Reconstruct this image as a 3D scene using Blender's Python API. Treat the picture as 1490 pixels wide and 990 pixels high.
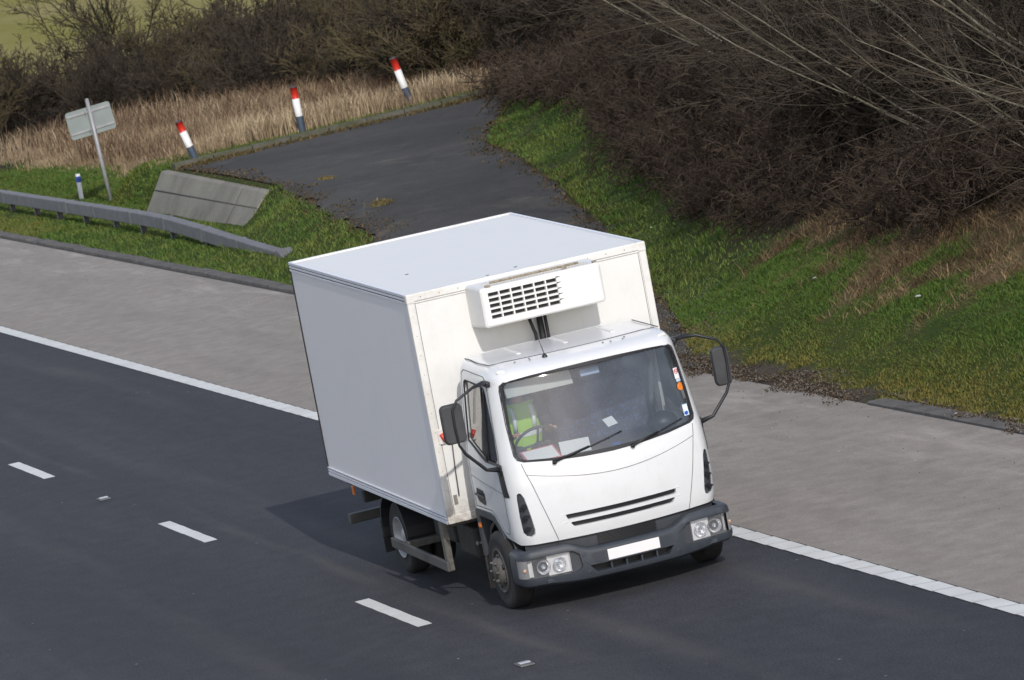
import bpy, bmesh, math, random
import numpy as np
from mathutils import Vector, Matrix, Euler, noise as mnoise
R = math.radians
scene = bpy.context.scene
col = scene.collection
for o in list(bpy.data.objects): bpy.data.objects.remove(o)

# ------------------------------------------------------------------ camera
CAM_LOC = (49.198, -13.501, 8.693)
cam_d = bpy.data.cameras.new('camera'); cam = bpy.data.objects.new('camera', cam_d); col.objects.link(cam)
right = Vector((0.2946995, 0.93612675, -0.19188254)); up = Vector((-0.05724158, 0.21773298, 0.97432836)); fwd = Vector((-0.953874, 0.27615042, -0.11775117))
cam.matrix_world = Matrix(((right.x, up.x, -fwd.x, CAM_LOC[0]), (right.y, up.y, -fwd.y, CAM_LOC[1]), (right.z, up.z, -fwd.z, CAM_LOC[2]), (0, 0, 0, 1)))
cam_d.sensor_width = 36; cam_d.lens = 36 * 7566.3 / 1490
cam_d.clip_start = 1; cam_d.clip_end = 3000
cam_d.dof.use_dof = True; cam_d.dof.focus_distance = 50.5; cam_d.dof.aperture_fstop = 9
scene.camera = cam
# ------------------------------------------------------------------ light
SUN_AZ, SUN_EL = -4.5, 32.0
world = bpy.data.worlds.new('World'); scene.world = world; world.use_nodes = True
nt = world.node_tree; bg = nt.nodes['Background']
sky = nt.nodes.new('ShaderNodeTexSky'); sky.sky_type = 'NISHITA'; sky.sun_disc = False
sky.sun_elevation = R(SUN_EL); sky.sun_rotation = R(90 - SUN_AZ); sky.dust_density = 0.6; sky.ozone_density = 1.0
hs = nt.nodes.new('ShaderNodeHueSaturation'); hs.inputs['Saturation'].default_value = .74
wb = nt.nodes.new('ShaderNodeVectorMath'); wb.operation = 'MULTIPLY'; wb.inputs[1].default_value = (1.07, 1.0, .97)
nt.links.new(sky.outputs[0], hs.inputs['Color']); nt.links.new(hs.outputs[0], wb.inputs[0]); nt.links.new(wb.outputs[0], bg.inputs[0]); bg.inputs[1].default_value = 0.15
sd = bpy.data.lights.new('sun', 'SUN'); sun = bpy.data.objects.new('sun', sd); col.objects.link(sun)
sd.energy = 2.05; sd.angle = R(0.6); sd.color = (1.0, 0.955, 0.89)
sun_dir = Vector((math.cos(R(SUN_EL)) * math.cos(R(SUN_AZ)), math.cos(R(SUN_EL)) * math.sin(R(SUN_AZ)), math.sin(R(SUN_EL))))
sun.rotation_euler = sun_dir.to_track_quat('Z', 'Y').to_euler()
scene.view_settings.view_transform = 'Standard'; scene.view_settings.look = 'None'
scene.view_settings.exposure = 0.36; scene.view_settings.gamma = 1.0
scene.render.engine = 'CYCLES'
scene.cycles.max_bounces = 6; scene.cycles.transparent_max_bounces = 12

# ------------------------------------------------------------------ helpers
def props(o, label=None, cat=None, group=None, kind=None):
    if label: o['label'] = label
    if cat: o['category'] = cat
    if group: o['group'] = group
    if kind: o['kind'] = kind
    return o
def empty(name, loc, label, cat, group=None):
    o = bpy.data.objects.new(name, None); o.empty_display_size = .3; col.objects.link(o); o.location = loc
    return props(o, label, cat, group)
class MB:
    def __init__(s): s.v = []; s.f = []; s.m = []; s.sm = []
    def add(s, vs, fs, mi=0, smooth=False):
        b = len(s.v); s.v += [tuple(p) for p in vs]
        s.f += [tuple(i + b for i in f) for f in fs]; s.m += [mi] * len(fs); s.sm += [smooth] * len(fs); return s
    def box(s, c, d, rot=None, mi=0):
        vs = []
        for sx in (-1, 1):
            for sy in (-1, 1):
                for sz in (-1, 1):
                    p = Vector((sx * d[0] / 2, sy * d[1] / 2, sz * d[2] / 2))
                    if rot is not None: p = rot @ p
                    vs.append(p + Vector(c))
        return s.add(vs, [(0, 1, 3, 2), (4, 6, 7, 5), (0, 4, 5, 1), (2, 3, 7, 6), (0, 2, 6, 4), (1, 5, 7, 3)], mi)
    def b2(s, a, b, mi=0):
        return s.box([(a[i] + b[i]) / 2 for i in range(3)], [abs(b[i] - a[i]) for i in range(3)], None, mi)
    def tube(s, pts, r, n=8, mi=0, cap=True, smooth=True):
        pts = [Vector(p) for p in pts]; rr = r if isinstance(r, (list, tuple)) else [r] * len(pts)
        vs = []; fs = []; prev = None
        for i, p in enumerate(pts):
            t = (pts[min(i + 1, len(pts) - 1)] - pts[max(i - 1, 0)]).normalized()
            a = prev if prev is not None else (Vector((0, 0, 1)) if abs(t.z) < .9 else Vector((1, 0, 0)))
            u = (a - t * a.dot(t)).normalized(); w = t.cross(u); prev = u
            for k in range(n):
                an = 2 * math.pi * k / n; vs.append(p + (u * math.cos(an) + w * math.sin(an)) * rr[i])
        for i in range(len(pts) - 1):
            for k in range(n):
                a = i * n + k; b = i * n + (k + 1) % n; fs.append((a, b, b + n, a + n))
        s.add(vs, fs, mi, smooth)
        if cap:
            b = len(s.v) - len(vs)
            s.f.append(tuple(b + k for k in reversed(range(n)))); s.f.append(tuple(b + (len(pts) - 1) * n + k for k in range(n)))
            s.m += [mi, mi]; s.sm += [False, False]
        return s
    def lathe(s, prof, c, axis='y', n=32, mi=0, smooth=True):
        # prof: (axial, radius)
        vs = []; fs = []
        for a, r in prof:
            for k in range(n):
                t = 2 * math.pi * k / n
                if axis == 'y': p = (c[0] + r * math.cos(t), c[1] + a, c[2] + r * math.sin(t))
                elif axis == 'x': p = (c[0] + a, c[1] + r * math.cos(t), c[2] + r * math.sin(t))
                else: p = (c[0] + r * math.cos(t), c[1] + r * math.sin(t), c[2] + a)
                vs.append(p)
        for i in range(len(prof) - 1):
            for k in range(n):
                a = i * n + k; b = i * n + (k + 1) % n; fs.append((a, b, b + n, a + n))
        return s.add(vs, fs, mi, smooth)
    def grid(s, P, mi=0, smooth=True, closed=False):
        n = len(P[0]); b = len(s.v)
        for row in P: s.v += [tuple(p) for p in row]
        for i in range(len(P) - 1):
            for j in range(n - (0 if closed else 1)):
                k = (j + 1) % n
                s.f.append((b + i * n + j, b + i * n + k, b + (i + 1) * n + k, b + (i + 1) * n + j)); s.m.append(mi); s.sm.append(smooth)
        return s
    def prism(s, poly, lo, hi, axis, mi=0):
        # poly in the two other axes (in xyz order)
        n = len(poly); vs = []
        for t in (lo, hi):
            for a, b in poly:
                vs.append({'x': (t, a, b), 'y': (a, t, b), 'z': (a, b, t)}[axis])
        fs = [tuple(range(n)), tuple(reversed(range(n, 2 * n)))] + [(i, i + n, (i + 1) % n + n, (i + 1) % n) for i in range(n)]
        return s.add(vs, fs, mi)
    def build(s, name, mats, parent=None, bevel=0, fixn=True):
        me = bpy.data.meshes.new(name); me.from_pydata(s.v, [], s.f)
        for m in (mats if isinstance(mats, (list, tuple)) else [mats]): me.materials.append(m)
        me.polygons.foreach_set('material_index', s.m); me.polygons.foreach_set('use_smooth', s.sm)
        if fixn:
            bm = bmesh.new(); bm.from_mesh(me); bmesh.ops.recalc_face_normals(bm, faces=bm.faces); bm.to_mesh(me); bm.free()
        o = bpy.data.objects.new(name, me); col.objects.link(o)
        if parent is not None: o.parent = parent
        if bevel:
            b = o.modifiers.new('bevel', 'BEVEL'); b.width = bevel; b.segments = 2; b.limit_method = 'ANGLE'; b.angle_limit = R(40)
        return o
def np_mesh(name, V, F, mat, parent=None, smooth=False, attr=None):
    """V (n,3), F (m,k) arrays; attr: dict name->(n,) floats or (n,3) colours"""
    me = bpy.data.meshes.new(name); V = np.asarray(V, dtype=np.float32); F = np.asarray(F, dtype=np.int32); k = F.shape[1]
    me.vertices.add(len(V)); me.vertices.foreach_set('co', V.ravel())
    me.loops.add(F.size); me.loops.foreach_set('vertex_index', F.ravel())
    me.polygons.add(len(F)); me.polygons.foreach_set('loop_start', np.arange(0, F.size, k, dtype=np.int32))
    me.polygons.foreach_set('loop_total', np.full(len(F), k, dtype=np.int32))
    if smooth: me.polygons.foreach_set('use_smooth', np.ones(len(F), dtype=bool))
    me.materials.append(mat)
    for n, a in (attr or {}).items():
        a = np.asarray(a, dtype=np.float32)
        if a.ndim == 1: me.attributes.new(n, 'FLOAT', 'POINT').data.foreach_set('value', a)
        else: me.attributes.new(n, 'FLOAT_COLOR', 'POINT').data.foreach_set('color', np.hstack([a, np.ones((len(a), 1), np.float32)]).ravel())
    me.update(calc_edges=True)
    o = bpy.data.objects.new(name, me); col.objects.link(o)
    if parent is not None: o.parent = parent
    return o
def cut(o, cutters):
    """exact boolean, result baked into the mesh"""
    for c in cutters:
        m = o.modifiers.new('cut', 'BOOLEAN'); m.operation = 'DIFFERENCE'; m.solver = 'EXACT'; m.object = c
    bpy.context.view_layer.update()
    dg = bpy.context.evaluated_depsgraph_get()
    me = bpy.data.meshes.new_from_object(o.evaluated_get(dg)); me.name = o.name
    o.modifiers.clear(); o.data = me
    for c in cutters: bpy.data.objects.remove(c)
    return o

# ------------------------------------------------------------------ materials
def new_mat(name):
    m = bpy.data.materials.new(name); m.use_nodes = True; t = m.node_tree; return m, t, t.nodes['Principled BSDF']
def simple(name, c, rough=.5, metal=0, spec=.5, coat=0, noise=0, nscale=20, bump=0, bscale=200, emis=None):
    m, t, b = new_mat(name)
    b.inputs['Base Color'].default_value = (*c, 1); b.inputs['Roughness'].default_value = rough; b.inputs['Metallic'].default_value = metal
    b.inputs['Specular IOR Level'].default_value = spec; b.inputs['Coat Weight'].default_value = coat; b.inputs['Coat Roughness'].default_value = .08
    tc = t.nodes.new('ShaderNodeTexCoord')
    if noise:
        n = t.nodes.new('ShaderNodeTexNoise'); n.inputs['Scale'].default_value = nscale; n.inputs['Detail'].default_value = 6
        t.links.new(tc.outputs['Object'], n.inputs['Vector'])
        mr = t.nodes.new('ShaderNodeMapRange'); mr.inputs[1].default_value = .3; mr.inputs[2].default_value = .7; mr.inputs[3].default_value = 1 - noise; mr.inputs[4].default_value = 1 + noise
        t.links.new(n.outputs[0], mr.inputs[0])
        mx = t.nodes.new('ShaderNodeVectorMath'); mx.operation = 'SCALE'; mx.inputs[0].default_value = c
        t.links.new(mr.outputs[0], mx.inputs['Scale']); t.links.new(mx.outputs[0], b.inputs['Base Color'])
    if bump:
        n2 = t.nodes.new('ShaderNodeTexNoise'); n2.inputs['Scale'].default_value = bscale; t.links.new(tc.outputs['Object'], n2.inputs['Vector'])
        bp = t.nodes.new('ShaderNodeBump'); bp.inputs['Strength'].default_value = bump; bp.inputs['Distance'].default_value = .01
        t.links.new(n2.outputs[0], bp.inputs['Height']); t.links.new(bp.outputs[0], b.inputs['Normal'])
    return m
class NT:
    """terse node building"""
    def __init__(s, mat): s.m = mat; s.t = mat.node_tree; s.b = s.t.nodes['Principled BSDF']; s.tc = s.t.nodes.new('ShaderNodeTexCoord')
    def map(s, scale=(1, 1, 1), loc=(0, 0, 0), rot=(0, 0, 0), src='Object'):
        n = s.t.nodes.new('ShaderNodeMapping'); n.inputs['Scale'].default_value = scale; n.inputs['Location'].default_value = loc; n.inputs['Rotation'].default_value = rot
        s.t.links.new(s.tc.outputs[src], n.inputs['Vector']); return n.outputs[0]
    def noise(s, vec, scale, detail=5, rough=.55, dist=0):
        n = s.t.nodes.new('ShaderNodeTexNoise'); n.inputs['Scale'].default_value = scale; n.inputs['Detail'].default_value = detail
        n.inputs['Roughness'].default_value = rough; n.inputs['Distortion'].default_value = dist; s.t.links.new(vec, n.inputs['Vector']); return n.outputs[0]
    def voro(s, vec, scale, feat='F1'):
        n = s.t.nodes.new('ShaderNodeTexVoronoi'); n.inputs['Scale'].default_value = scale; n.feature = feat; s.t.links.new(vec, n.inputs['Vector']); return n
    def rng(s, v, a, b, c=0, d=1, smooth=False):
        n = s.t.nodes.new('ShaderNodeMapRange'); n.interpolation_type = 'SMOOTHSTEP' if smooth else 'LINEAR'
        for i, x in enumerate((a, b, c, d)): n.inputs[1 + i].default_value = x
        s.t.links.new(v, n.inputs[0]); return n.outputs[0]
    def math(s, op, a, b=None):
        n = s.t.nodes.new('ShaderNodeMath'); n.operation = op
        for i, x in enumerate((a, b)):
            if x is None: continue
            if isinstance(x, (int, float)): n.inputs[i].default_value = x
            else: s.t.links.new(x, n.inputs[i])
        return n.outputs[0]
    def mix(s, f, a, b):
        n = s.t.nodes.new('ShaderNodeMix'); n.data_type = 'RGBA'
        if isinstance(f, (int, float)): n.inputs[0].default_value = f
        else: s.t.links.new(f, n.inputs[0])
        for i, x in ((6, a), (7, b)):
            if isinstance(x, tuple): n.inputs[i].default_value = (*x, 1)
            else: s.t.links.new(x, n.inputs[i])
        return n.outputs[2]
    def scale(s, c, f):
        n = s.t.nodes.new('ShaderNodeVectorMath'); n.operation = 'SCALE'; s.t.links.new(c, n.inputs[0]); s.t.links.new(f, n.inputs['Scale']); return n.outputs[0]
    def attr(s, name, out='Fac'):
        n = s.t.nodes.new('ShaderNodeAttribute'); n.attribute_name = name; return n.outputs[out]
    def color(s, c): s.t.links.new(c, s.b.inputs['Base Color'])
    def bump(s, h, strength, dist=.01):
        n = s.t.nodes.new('ShaderNodeBump'); n.inputs['Strength'].default_value = strength; n.inputs['Distance'].default_value = dist
        s.t.links.new(h, n.inputs['Height']); s.t.links.new(n.outputs[0], s.b.inputs['Normal'])
    def xyz(s):
        n = s.t.nodes.new('ShaderNodeSeparateXYZ'); s.t.links.new(s.tc.outputs['Object'], n.inputs[0]); return n.outputs

def mat_asphalt(name, base, dark, light, speck=.35, blue=0, streak=(.04, .6, 1), rough=.85, chips=True, lanes=False):
    m, t, b = new_mat(name); n = NT(m); b.inputs['Roughness'].default_value = rough; b.inputs['Specular IOR Level'].default_value = .25
    v = n.map()
    big = n.noise(n.map(scale=streak), 1.2, 5, .6)
    mid = n.noise(v, 3.0, 6, .65); fine = n.noise(v, 38, 3, .8); fine2 = n.noise(v, 95, 2, .8)
    c = n.mix(n.rng(big, .35, .65), dark, light)
    c = n.mix(.45, c, base)
    c = n.scale(c, n.rng(mid, .3, .7, .84, 1.16))
    c = n.scale(c, n.rng(fine, .3, .7, 1 - speck, 1 + speck))
    c = n.scale(c, n.rng(fine2, .3, .7, 1 - speck * .8, 1 + speck * .8))
    if lanes:   # the polished, dusty streaks of wheel tracks
        y = n.xyz()[1]
        wob = n.math('MULTIPLY', n.math('SUBTRACT', n.noise(n.map(scale=(.06, .06, 1)), 1, 2), .5), 1.2)
        yy = n.math('ADD', y, wob)
        for y0, w, a in ((-.25, .16, .6), (.45, .3, .35), (2.2, .35, .32), (-2.1, .4, .3), (-3.6, .4, .3)):
            d = n.math('ABSOLUTE', n.math('SUBTRACT', yy, y0))
            f = n.math('MULTIPLY', n.rng(d, 0, w, 1, 0, True), n.rng(n.noise(n.map(scale=(.12, .9, 1), loc=(y0 * 7, 0, 0)), 1.5, 4), .42, .68, 0, a))
            c = n.mix(f, c, (.125, .115, .10))
    if name == 'asphalt_grey':
        y = n.xyz()[1]
        pale = n.math('MULTIPLY', n.rng(y, 4.6, 6.6, 0, 1, True), n.rng(n.noise(n.map(scale=(.22, 1.3, 1)), 1.6, 6, .7), .52, .66, 0, .6)); c = n.mix(pale, c, (.43, .39, .345))
        red = n.math('MULTIPLY', n.rng(y, 3.1, 4.3, 1, 0, True), n.rng(n.noise(n.map(scale=(.3, 1.2, 1)), 1.3, 5, .7), .45, .65, 0, .35)); c = n.mix(red, c, (.27, .21, .18))
        drk = n.rng(n.noise(n.map(scale=(.1, .7, 1), loc=(3, 5, 0)), 1.1, 6, .7), .55, .7, 0, .35); c = n.mix(drk, c, (.20, .185, .165))
    if lanes:
        drk = n.rng(n.noise(n.map(scale=(.05, .5, 1), loc=(9, 2, 0)), 1.4, 6, .7), .5, .72, 0, .4); c = n.mix(drk, c, (.027, .028, .031))
        pt = n.rng(n.noise(v, .35, 6, .75), .56, .66, 0, .35); c = n.mix(pt, c, (.066, .066, .069))
    if name == 'asphalt_ramp':
        pt = n.rng(n.noise(v, .7, 6, .75), .55, .68, 0, .6); c = n.mix(pt, c, (.135, .122, .10))
        ms = n.rng(n.noise(n.map(loc=(4, 1, 0)), 1.1, 6, .75), .62, .70, 0, .7); c = n.mix(ms, c, (.055, .045, .024))
    if chips:
        vo = n.voro(v, 2.2); d = vo.outputs['Distance']
        f = n.math('MULTIPLY', n.rng(d, .0, .045, 1, 0), n.rng(n.noise(v, 1.3, 1), .5, .52))
        c = n.mix(f, c, (.42, .42, .40))
    n.color(c); n.bump(fine, .35, .01)
    return m
M = {}
M['road'] = mat_asphalt('asphalt_dark', (.044, .045, .052), (.036, .038, .045), (.056, .056, .063), .6, lanes=True)
M['shoulder'] = mat_asphalt('asphalt_grey', (.285, .255, .224), (.245, .22, .193), (.315, .283, .248), .2, streak=(.12, .9, 1))
M['ramp'] = mat_asphalt('asphalt_ramp', (.052, .048, .043), (.037, .035, .033), (.082, .076, .068), .4, streak=(.25, .25, 1))

def mat_ground():
    m, t, b = new_mat('ground'); n = NT(m); b.inputs['Roughness'].default_value = 1; b.inputs['Specular IOR Level'].default_value = .1
    v = n.map()
    g = n.mix(n.rng(n.noise(v, .8, 6, .7), .35, .65), (.035, .062, .012), (.062, .085, .02))
    g = n.mix(n.rng(n.noise(v, 9, 5, .7), .45, .75), g, (.06, .05, .025))
    dry = n.mix(n.rng(n.noise(v, 2.2, 6, .7), .35, .7), (.19, .135, .075), (.10, .068, .038))
    lit = n.mix(n.rng(n.noise(v, 4, 6, .7), .35, .7), (.030, .022, .015), (.055, .038, .024))  # dark leaf litter, lowered further to paint in shade under the wood
    fld = n.mix(n.rng(n.noise(n.map(scale=(.04, .12, 1)), 1, 5, .6), .38, .62), (.22, .205, .05), (.30, .25, .11))
    c = n.mix(n.attr('dry'), g, dry); c = n.mix(n.attr('litter'), c, lit); c = n.mix(n.attr('field'), c, fld)
    mud = n.mix(n.rng(n.noise(v, 14, 5, .7), .35, .7), (.05, .038, .028), (.13, .11, .09))
    c = n.mix(n.attr('mud'), c, mud)
    n.color(c); n.bump(n.noise(v, 12, 5, .8), .8, .04)
    return m
M['ground'] = mat_ground()
def mat_attr(name, rough=.7, trans=0.0, spec=.2):
    m, t, b = new_mat(name); n = NT(m); b.inputs['Roughness'].default_value = rough; b.inputs['Specular IOR Level'].default_value = spec
    n.color(n.attr('tint', 'Color'))
    return m
M['blade'] = mat_attr('grass_blade', .6, spec=.25)
M['dryblade'] = mat_attr('dry_blade', .8, spec=.1)
def mat_bark(name, a, b_, sc=9):
    m, t, b = new_mat(name); n = NT(m); b.inputs['Roughness'].default_value = .85; b.inputs['Specular IOR Level'].default_value = .2
    oi = t.nodes.new('ShaderNodeObjectInfo')
    c = n.mix(n.rng(n.noise(n.map(), sc, 4, .6), .35, .65), a, b_)
    c = n.scale(c, n.rng(oi.outputs['Random'], 0, 1, .75, 1.25)); n.color(c); return m
M['bark_pale'] = mat_bark('bark_pale', (.24, .22, .17), (.13, .115, .08), 3)
M['twig_brown'] = mat_bark('twig_brown', (.038, .030, .022), (.075, .060, .043), 2)  # brown lowered further, the wood's inner shade put into the colour
M['twig_red'] = mat_bark('twig_red', (.048, .034, .025), (.082, .060, .043), 2)
M['twig_olive'] = mat_bark('twig_olive', (.095, .08, .038), (.10, .075, .05), 1)
M['twig_grey'] = mat_bark('twig_grey', (.105, .088, .066), (.052, .042, .030), 1.2)
M['bark_dark'] = mat_bark('bark_dark', (.05, .042, .031), (.085, .072, .05), 4)

def mat_concrete(name, base, dark, sc=1.0, streakz=True):
    m, t, b = new_mat(name); n = NT(m); b.inputs['Roughness'].default_value = .9; b.inputs['Specular IOR Level'].default_value = .2
    v = n.map()
    c = n.mix(n.rng(n.noise(n.map(scale=(1.1, 1, .7)), 1.3 * sc, 6, .65), .38, .66), base, dark)
    c = n.scale(c, n.rng(n.noise(v, 22, 4, .7), .3, .7, .85, 1.12))
    st = n.rng(n.noise(v, 2.3, 5, .7), .60, .72, 0, .75); c = n.mix(st, c, (.095, .085, .055))
    n.color(c); n.bump(n.noise(v, 30, 4, .7), .3, .01); return m
M['concrete'] = mat_concrete('concrete', (.27, .255, .215), (.20, .188, .16))
M['kerb'] = mat_concrete('kerb_concrete', (.15, .14, .13), (.10, .095, .09), 2)
def mat_line():
    m, t, b = new_mat('road_paint'); n = NT(m); b.inputs['Roughness'].default_value = .6
    v = n.map(); c = n.mix(n.rng(n.noise(v, 1.8, 6, .7), .35, .7), (.72, .72, .69), (.60, .59, .55))
    c = n.mix(n.rng(n.noise(v, 26, 4, .8), .60, .74), c, (.40, .39, .36)); n.color(c); return m
M['line'] = mat_line()
M['seam'] = simple('tar_seam_and_shade', (.03, .03, .03), .8)
M['galv'] = simple('galvanised', (.34, .34, .35), .55, .35, .4, noise=.14, nscale=5)
M['galv_dull'] = simple('galvanised_rail', (.19, .187, .195), .7, .2, .3, noise=.15, nscale=6)
M['signback'] = simple('sign_back', (.24, .275, .265), .6, .1, .3, noise=.08, nscale=4)
M['white_gloss'] = simple('white_plastic', (.78, .78, .76), .45, noise=.06, nscale=8)
M['red'] = simple('red_reflective', (.62, .035, .022), .4, noise=.1, nscale=12)
M['navy'] = simple('slate_band', (.055, .075, .11), .5, noise=.15, nscale=9)
M['blue'] = simple('blue_band', (.03, .09, .42), .4)

# ------------------------------------------------------------------ terrain
YR = [(-15, 7.35), (-17.3, 8.2), (-21, 9.15), (-30.6, 11.45), (-37, 12.7), (-47, 14.6), (-58, 18.8), (-200, 60)]
YL = [(-14, 6.97), (-29.5, 6.97), (-31.2, 8.25), (-36.1, 9.15), (-38.6, 9.44), (-41.2, 9.66), (-43.6, 9.9), (-47.4, 10.5), (-55.9, 10.55)]
def interp(L, x):
    if x >= L[0][0]: return L[0][1]
    for (a, b), (c, d) in zip(L, L[1:]):
        if x >= c: return b + (d - b) * (x - a) / (c - a)
    return L[-1][1]
def sm(t):
    t = 0.0 if t < 0 else (1.0 if t > 1 else t)
    return t * t * (3 - 2 * t)
def y_right(x): return interp(YR, x)
def x_far(y): return -55.9 - 0.22 * max(0.0, y - 10.4)
def height(x, y):
    if y < 7.15: return 0.0
    r = 0.75 * sm((-19 - x) / 26.0) - .10 * math.exp(-((x + 46.5) / 4.0) ** 2); k = sm((-42.8 - x) / 4.0) * (.88 if x > -47.6 else 1.0)
    y0 = 7.5 * (1 - k) + 9.85 * k; w = 3.0 * (1 - k) + 0.62 * k
    h = r * sm((y - y0) / w)
    far = x_far(y) - 2.2 - x
    if far > 0: h *= 1 - 0.8 * sm(far / 4.0)
    b = y - y_right(x)
    if b > 0 and x > -75:
        h += 0.34 * b * sm((b + .15) / 1.6) * (1.0 if b < 11 else 11.0 / b) * sm((x + 75) / 12.0)
    return h + 0.05 * sm((y - 7.4) / 1.0)
YB = [(-3, 10.0), (-8, 10.2), (-12, 10.6), (-18, 10.9), (-24, 11.5), (-29.4, 12.9), (-40.6, 15.3), (-51, 17.2), (-58, 18.8), (-75, 22)]   # foot of the thicket on the bank
def nz(x, y, s, k=0.0):   # cheap smooth pseudo noise, -1..1
    return max(-1.0, min(1.0, 1.7 * mnoise.noise((x * s * .30 + k * 7.3, y * s * .34 - k * 3.1, k * 1.7 + .37))))
def on_ramp(x, y):
    return x < -14 and x > x_far(y) and y < y_right(x) and y > (interp(YL, x) if x > -55.9 else 10.55)
def zones(x, y):
    dry = lit = fld = mud = 0.0
    bank = y - y_right(x)
    if x > -57 - .2 * max(0, y - 10):
        base = interp(YB, x) + .5 * nz(x, y, 1.3)
        lit = sm((y - base + .7) / 1.2)
        if -19.5 < x < 4: dry = .95 * sm((y - 9.0 - .8 * nz(x, y, 3.2) - .5 * nz(x, y, 10, 2) - 1.0 * sm((-14 - x) / 5)) / 1.1)
    else:
        dry = sm((y - 10.9 + .35 * nz(x, y, 1.1)) / .9)
        if x < -73: lit = sm((-72 - x) / 4.0) * sm((y - 4) / 4)
    if x < -100: fld = sm((-100 - x) / 8.0)
    if -32 < x < 6: mud = sm(((7.72 if x < -10 else 7.40 + .3 * sm((-7 - x) / 3)) + .25 * nz(x, y, 4) + .12 * nz(x, y, 11, 2) - y) / .2)
    pass
    if x < -32: mud = sm((7.36 + .04 * nz(x, y, 4) - y) / .1)
    if on_ramp(x, y): mud = 1.0
    return dry, lit, fld, mud
def axis(segs):
    out = []
    for a, b, st in segs:
        k = max(1, round((b - a) / st)); out += [a + (b - a) * i / k for i in range(k)]
    out.append(segs[-1][1]); return out
xs = axis([(-900, -300, 60), (-300, -110, 10), (-110, -75, 1.2), (-75, 6, .3), (6, 160, 14)])
ys = axis([(-400, -40, 60), (-40, 6.9, 6), (6.9, 13, .15), (13, 26, .4), (26, 60, 2.5), (60, 900, 70)])
V = []; zn = []
for y in ys:
    for x in xs:
        h = height(x, y)
        if y < 7.12: h = -.03
        else:
            z_ = zones(x, y)
            h += .02 * nz(x, y, 2.3) * sm((y - 7.3) / .5) + .012 * nz(x, y, 7, 1.) * sm((y - 7.3) / .5)
            if on_ramp(x - .3, y) or on_ramp(x + .3, y) or on_ramp(x, y + .2) or on_ramp(x, y - .2): h = height(x, y) - .03
        V.append((x, y, h)); zn.append(zones(x, y))
nx = len(xs); F = []
for j in range(len(ys) - 1):
    for i in range(nx - 1): F.append((j * nx + i, j * nx + i + 1, (j + 1) * nx + i + 1, (j + 1) * nx + i))
zn = np.array(zn)
ground = np_mesh('ground', V, F, M['ground'], smooth=True, attr={'dry': zn[:, 0], 'litter': zn[:, 1], 'field': zn[:, 2], 'mud': zn[:, 3]})
props(ground, kind='structure')

# ------------------------------------------------------------------ road
def sheet(name, x0, x1, y0, y1, z, mat):
    o = MB().add([(x0, y0, z), (x1, y0, z), (x1, y1, z), (x0, y1, z)], [(0, 1, 2, 3)]).build(name, mat); props(o, kind='structure'); return o
sheet('carriageway', -400, 120, -14, 3.14, 0, M['road'])
sheet('hard_shoulder', -400, 120, 3.18, 7.02, .004, M['shoulder'])
# dark construction joint along the painted edge
sheet('road_joint', -400, 120, 3.14, 3.18, .001, M['seam'])
# ribbed edge line: a saw-tooth of thermoplastic bars
mb = MB(); pitch = .5; k0 = int(-130 / pitch)
for k in range(k0, 60):
    x0 = k * pitch; x1 = x0 + pitch - .014; sk = .10
    ya, yb = 2.939, 3.158
    P = [(x0, ya, .0045), (x0 + .06, ya, .012), (x1, ya, .006), (x0 + sk, yb, .0045), (x0 + .06 + sk, yb, .012), (x1 + sk, yb, .006)]
    mb.add(P, [(0, 1, 4, 3), (1, 2, 5, 4)])
o = mb.build('edge_line', M['line'], fixn=False); props(o, kind='structure')
M['line_worn'] = simple('worn_paint', (.62, .61, .58), .8, noise=.2, nscale=8)
o = sheet('edge_line_base', -400, 120, 2.941, 3.156, .0035, M['line_worn'])
mb = MB()
rnd = random.Random(4)
for i in range(-8, 8):
    x0 = -20.403 + 8.894 * i; xa = x0 + 2.376; n = 14
    top = []; bot = []
    for k in range(n + 1):
        x = x0 + (xa - x0) * k / n
        bot.append((x, -.718 + rnd.uniform(-.004, .004), .004)); top.append((x, -.564 + rnd.uniform(-.004, .004), .004))
    mb.grid([bot, top], smooth=False)
o = mb.build('lane_marks', M['line']); props(o, kind='structure')
# reflecting road studs between the marks
M['steel_dull'] = simple('cast_iron', (.16, .16, .16), .6, .5, noise=.2)
M['stud_white'] = simple('stud_white', (.40, .42, .47), .35)
st0 = None
for i, x in enumerate((-14.77, 3.1)):
    if st0 is None:
        t = empty('road_stud', (x, -.645, 0), 'white reflecting road stud between the two farther lane marks', 'road stud', 'road studs along the lane line')
        a = MB(); a.b2((-.12, -.07, .003), (.12, .07, .016)); a.build('casting', M['steel_dull'], t, bevel=.004)
        a = MB(); a.b2((-.035, -.055, .016), (.035, .055, .03)); a.build('reflector', M['stud_white'], t, bevel=.006); st0 = t
    else:
        c = st0.copy(); col.objects.link(c); c.location = (x, -.645, 0); c['label'] = 'white reflecting road stud in the nearest lane, at the bottom edge of the picture'
        for ch in st0.children: d = ch.copy(); col.objects.link(d); d.parent = c

# ------------------------------------------------------------------ ramp
P = []; rnd = random.Random(3)
x = -14.0; rows = []
while x > -57.6:
    yl = interp(YL, x) if x > -55.9 else 10.55 + (-55.9 - x) / .22
    yr = y_right(x)
    wob = .16 * nz(x, 0, 1.9) + .10 * nz(x, 3, 5.1, 1)
    if x < -31.5 and x > -46: yl += wob
    if x < -17: yr += .9 * wob + .15 * nz(x, 2, .8) - .05
    if yr - yl < .2: yr = yl + .2
    rows.append([(x, yl + (yr - yl) * k / 26, height(x, yl + (yr - yl) * k / 26) + (.006 if yl > 7 else .006)) for k in range(27)])
    x -= .2
o = MB().grid(rows).build('ramp', M['ramp'], fixn=False); props(o, kind='structure')
for p in o.data.polygons: pass
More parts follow.
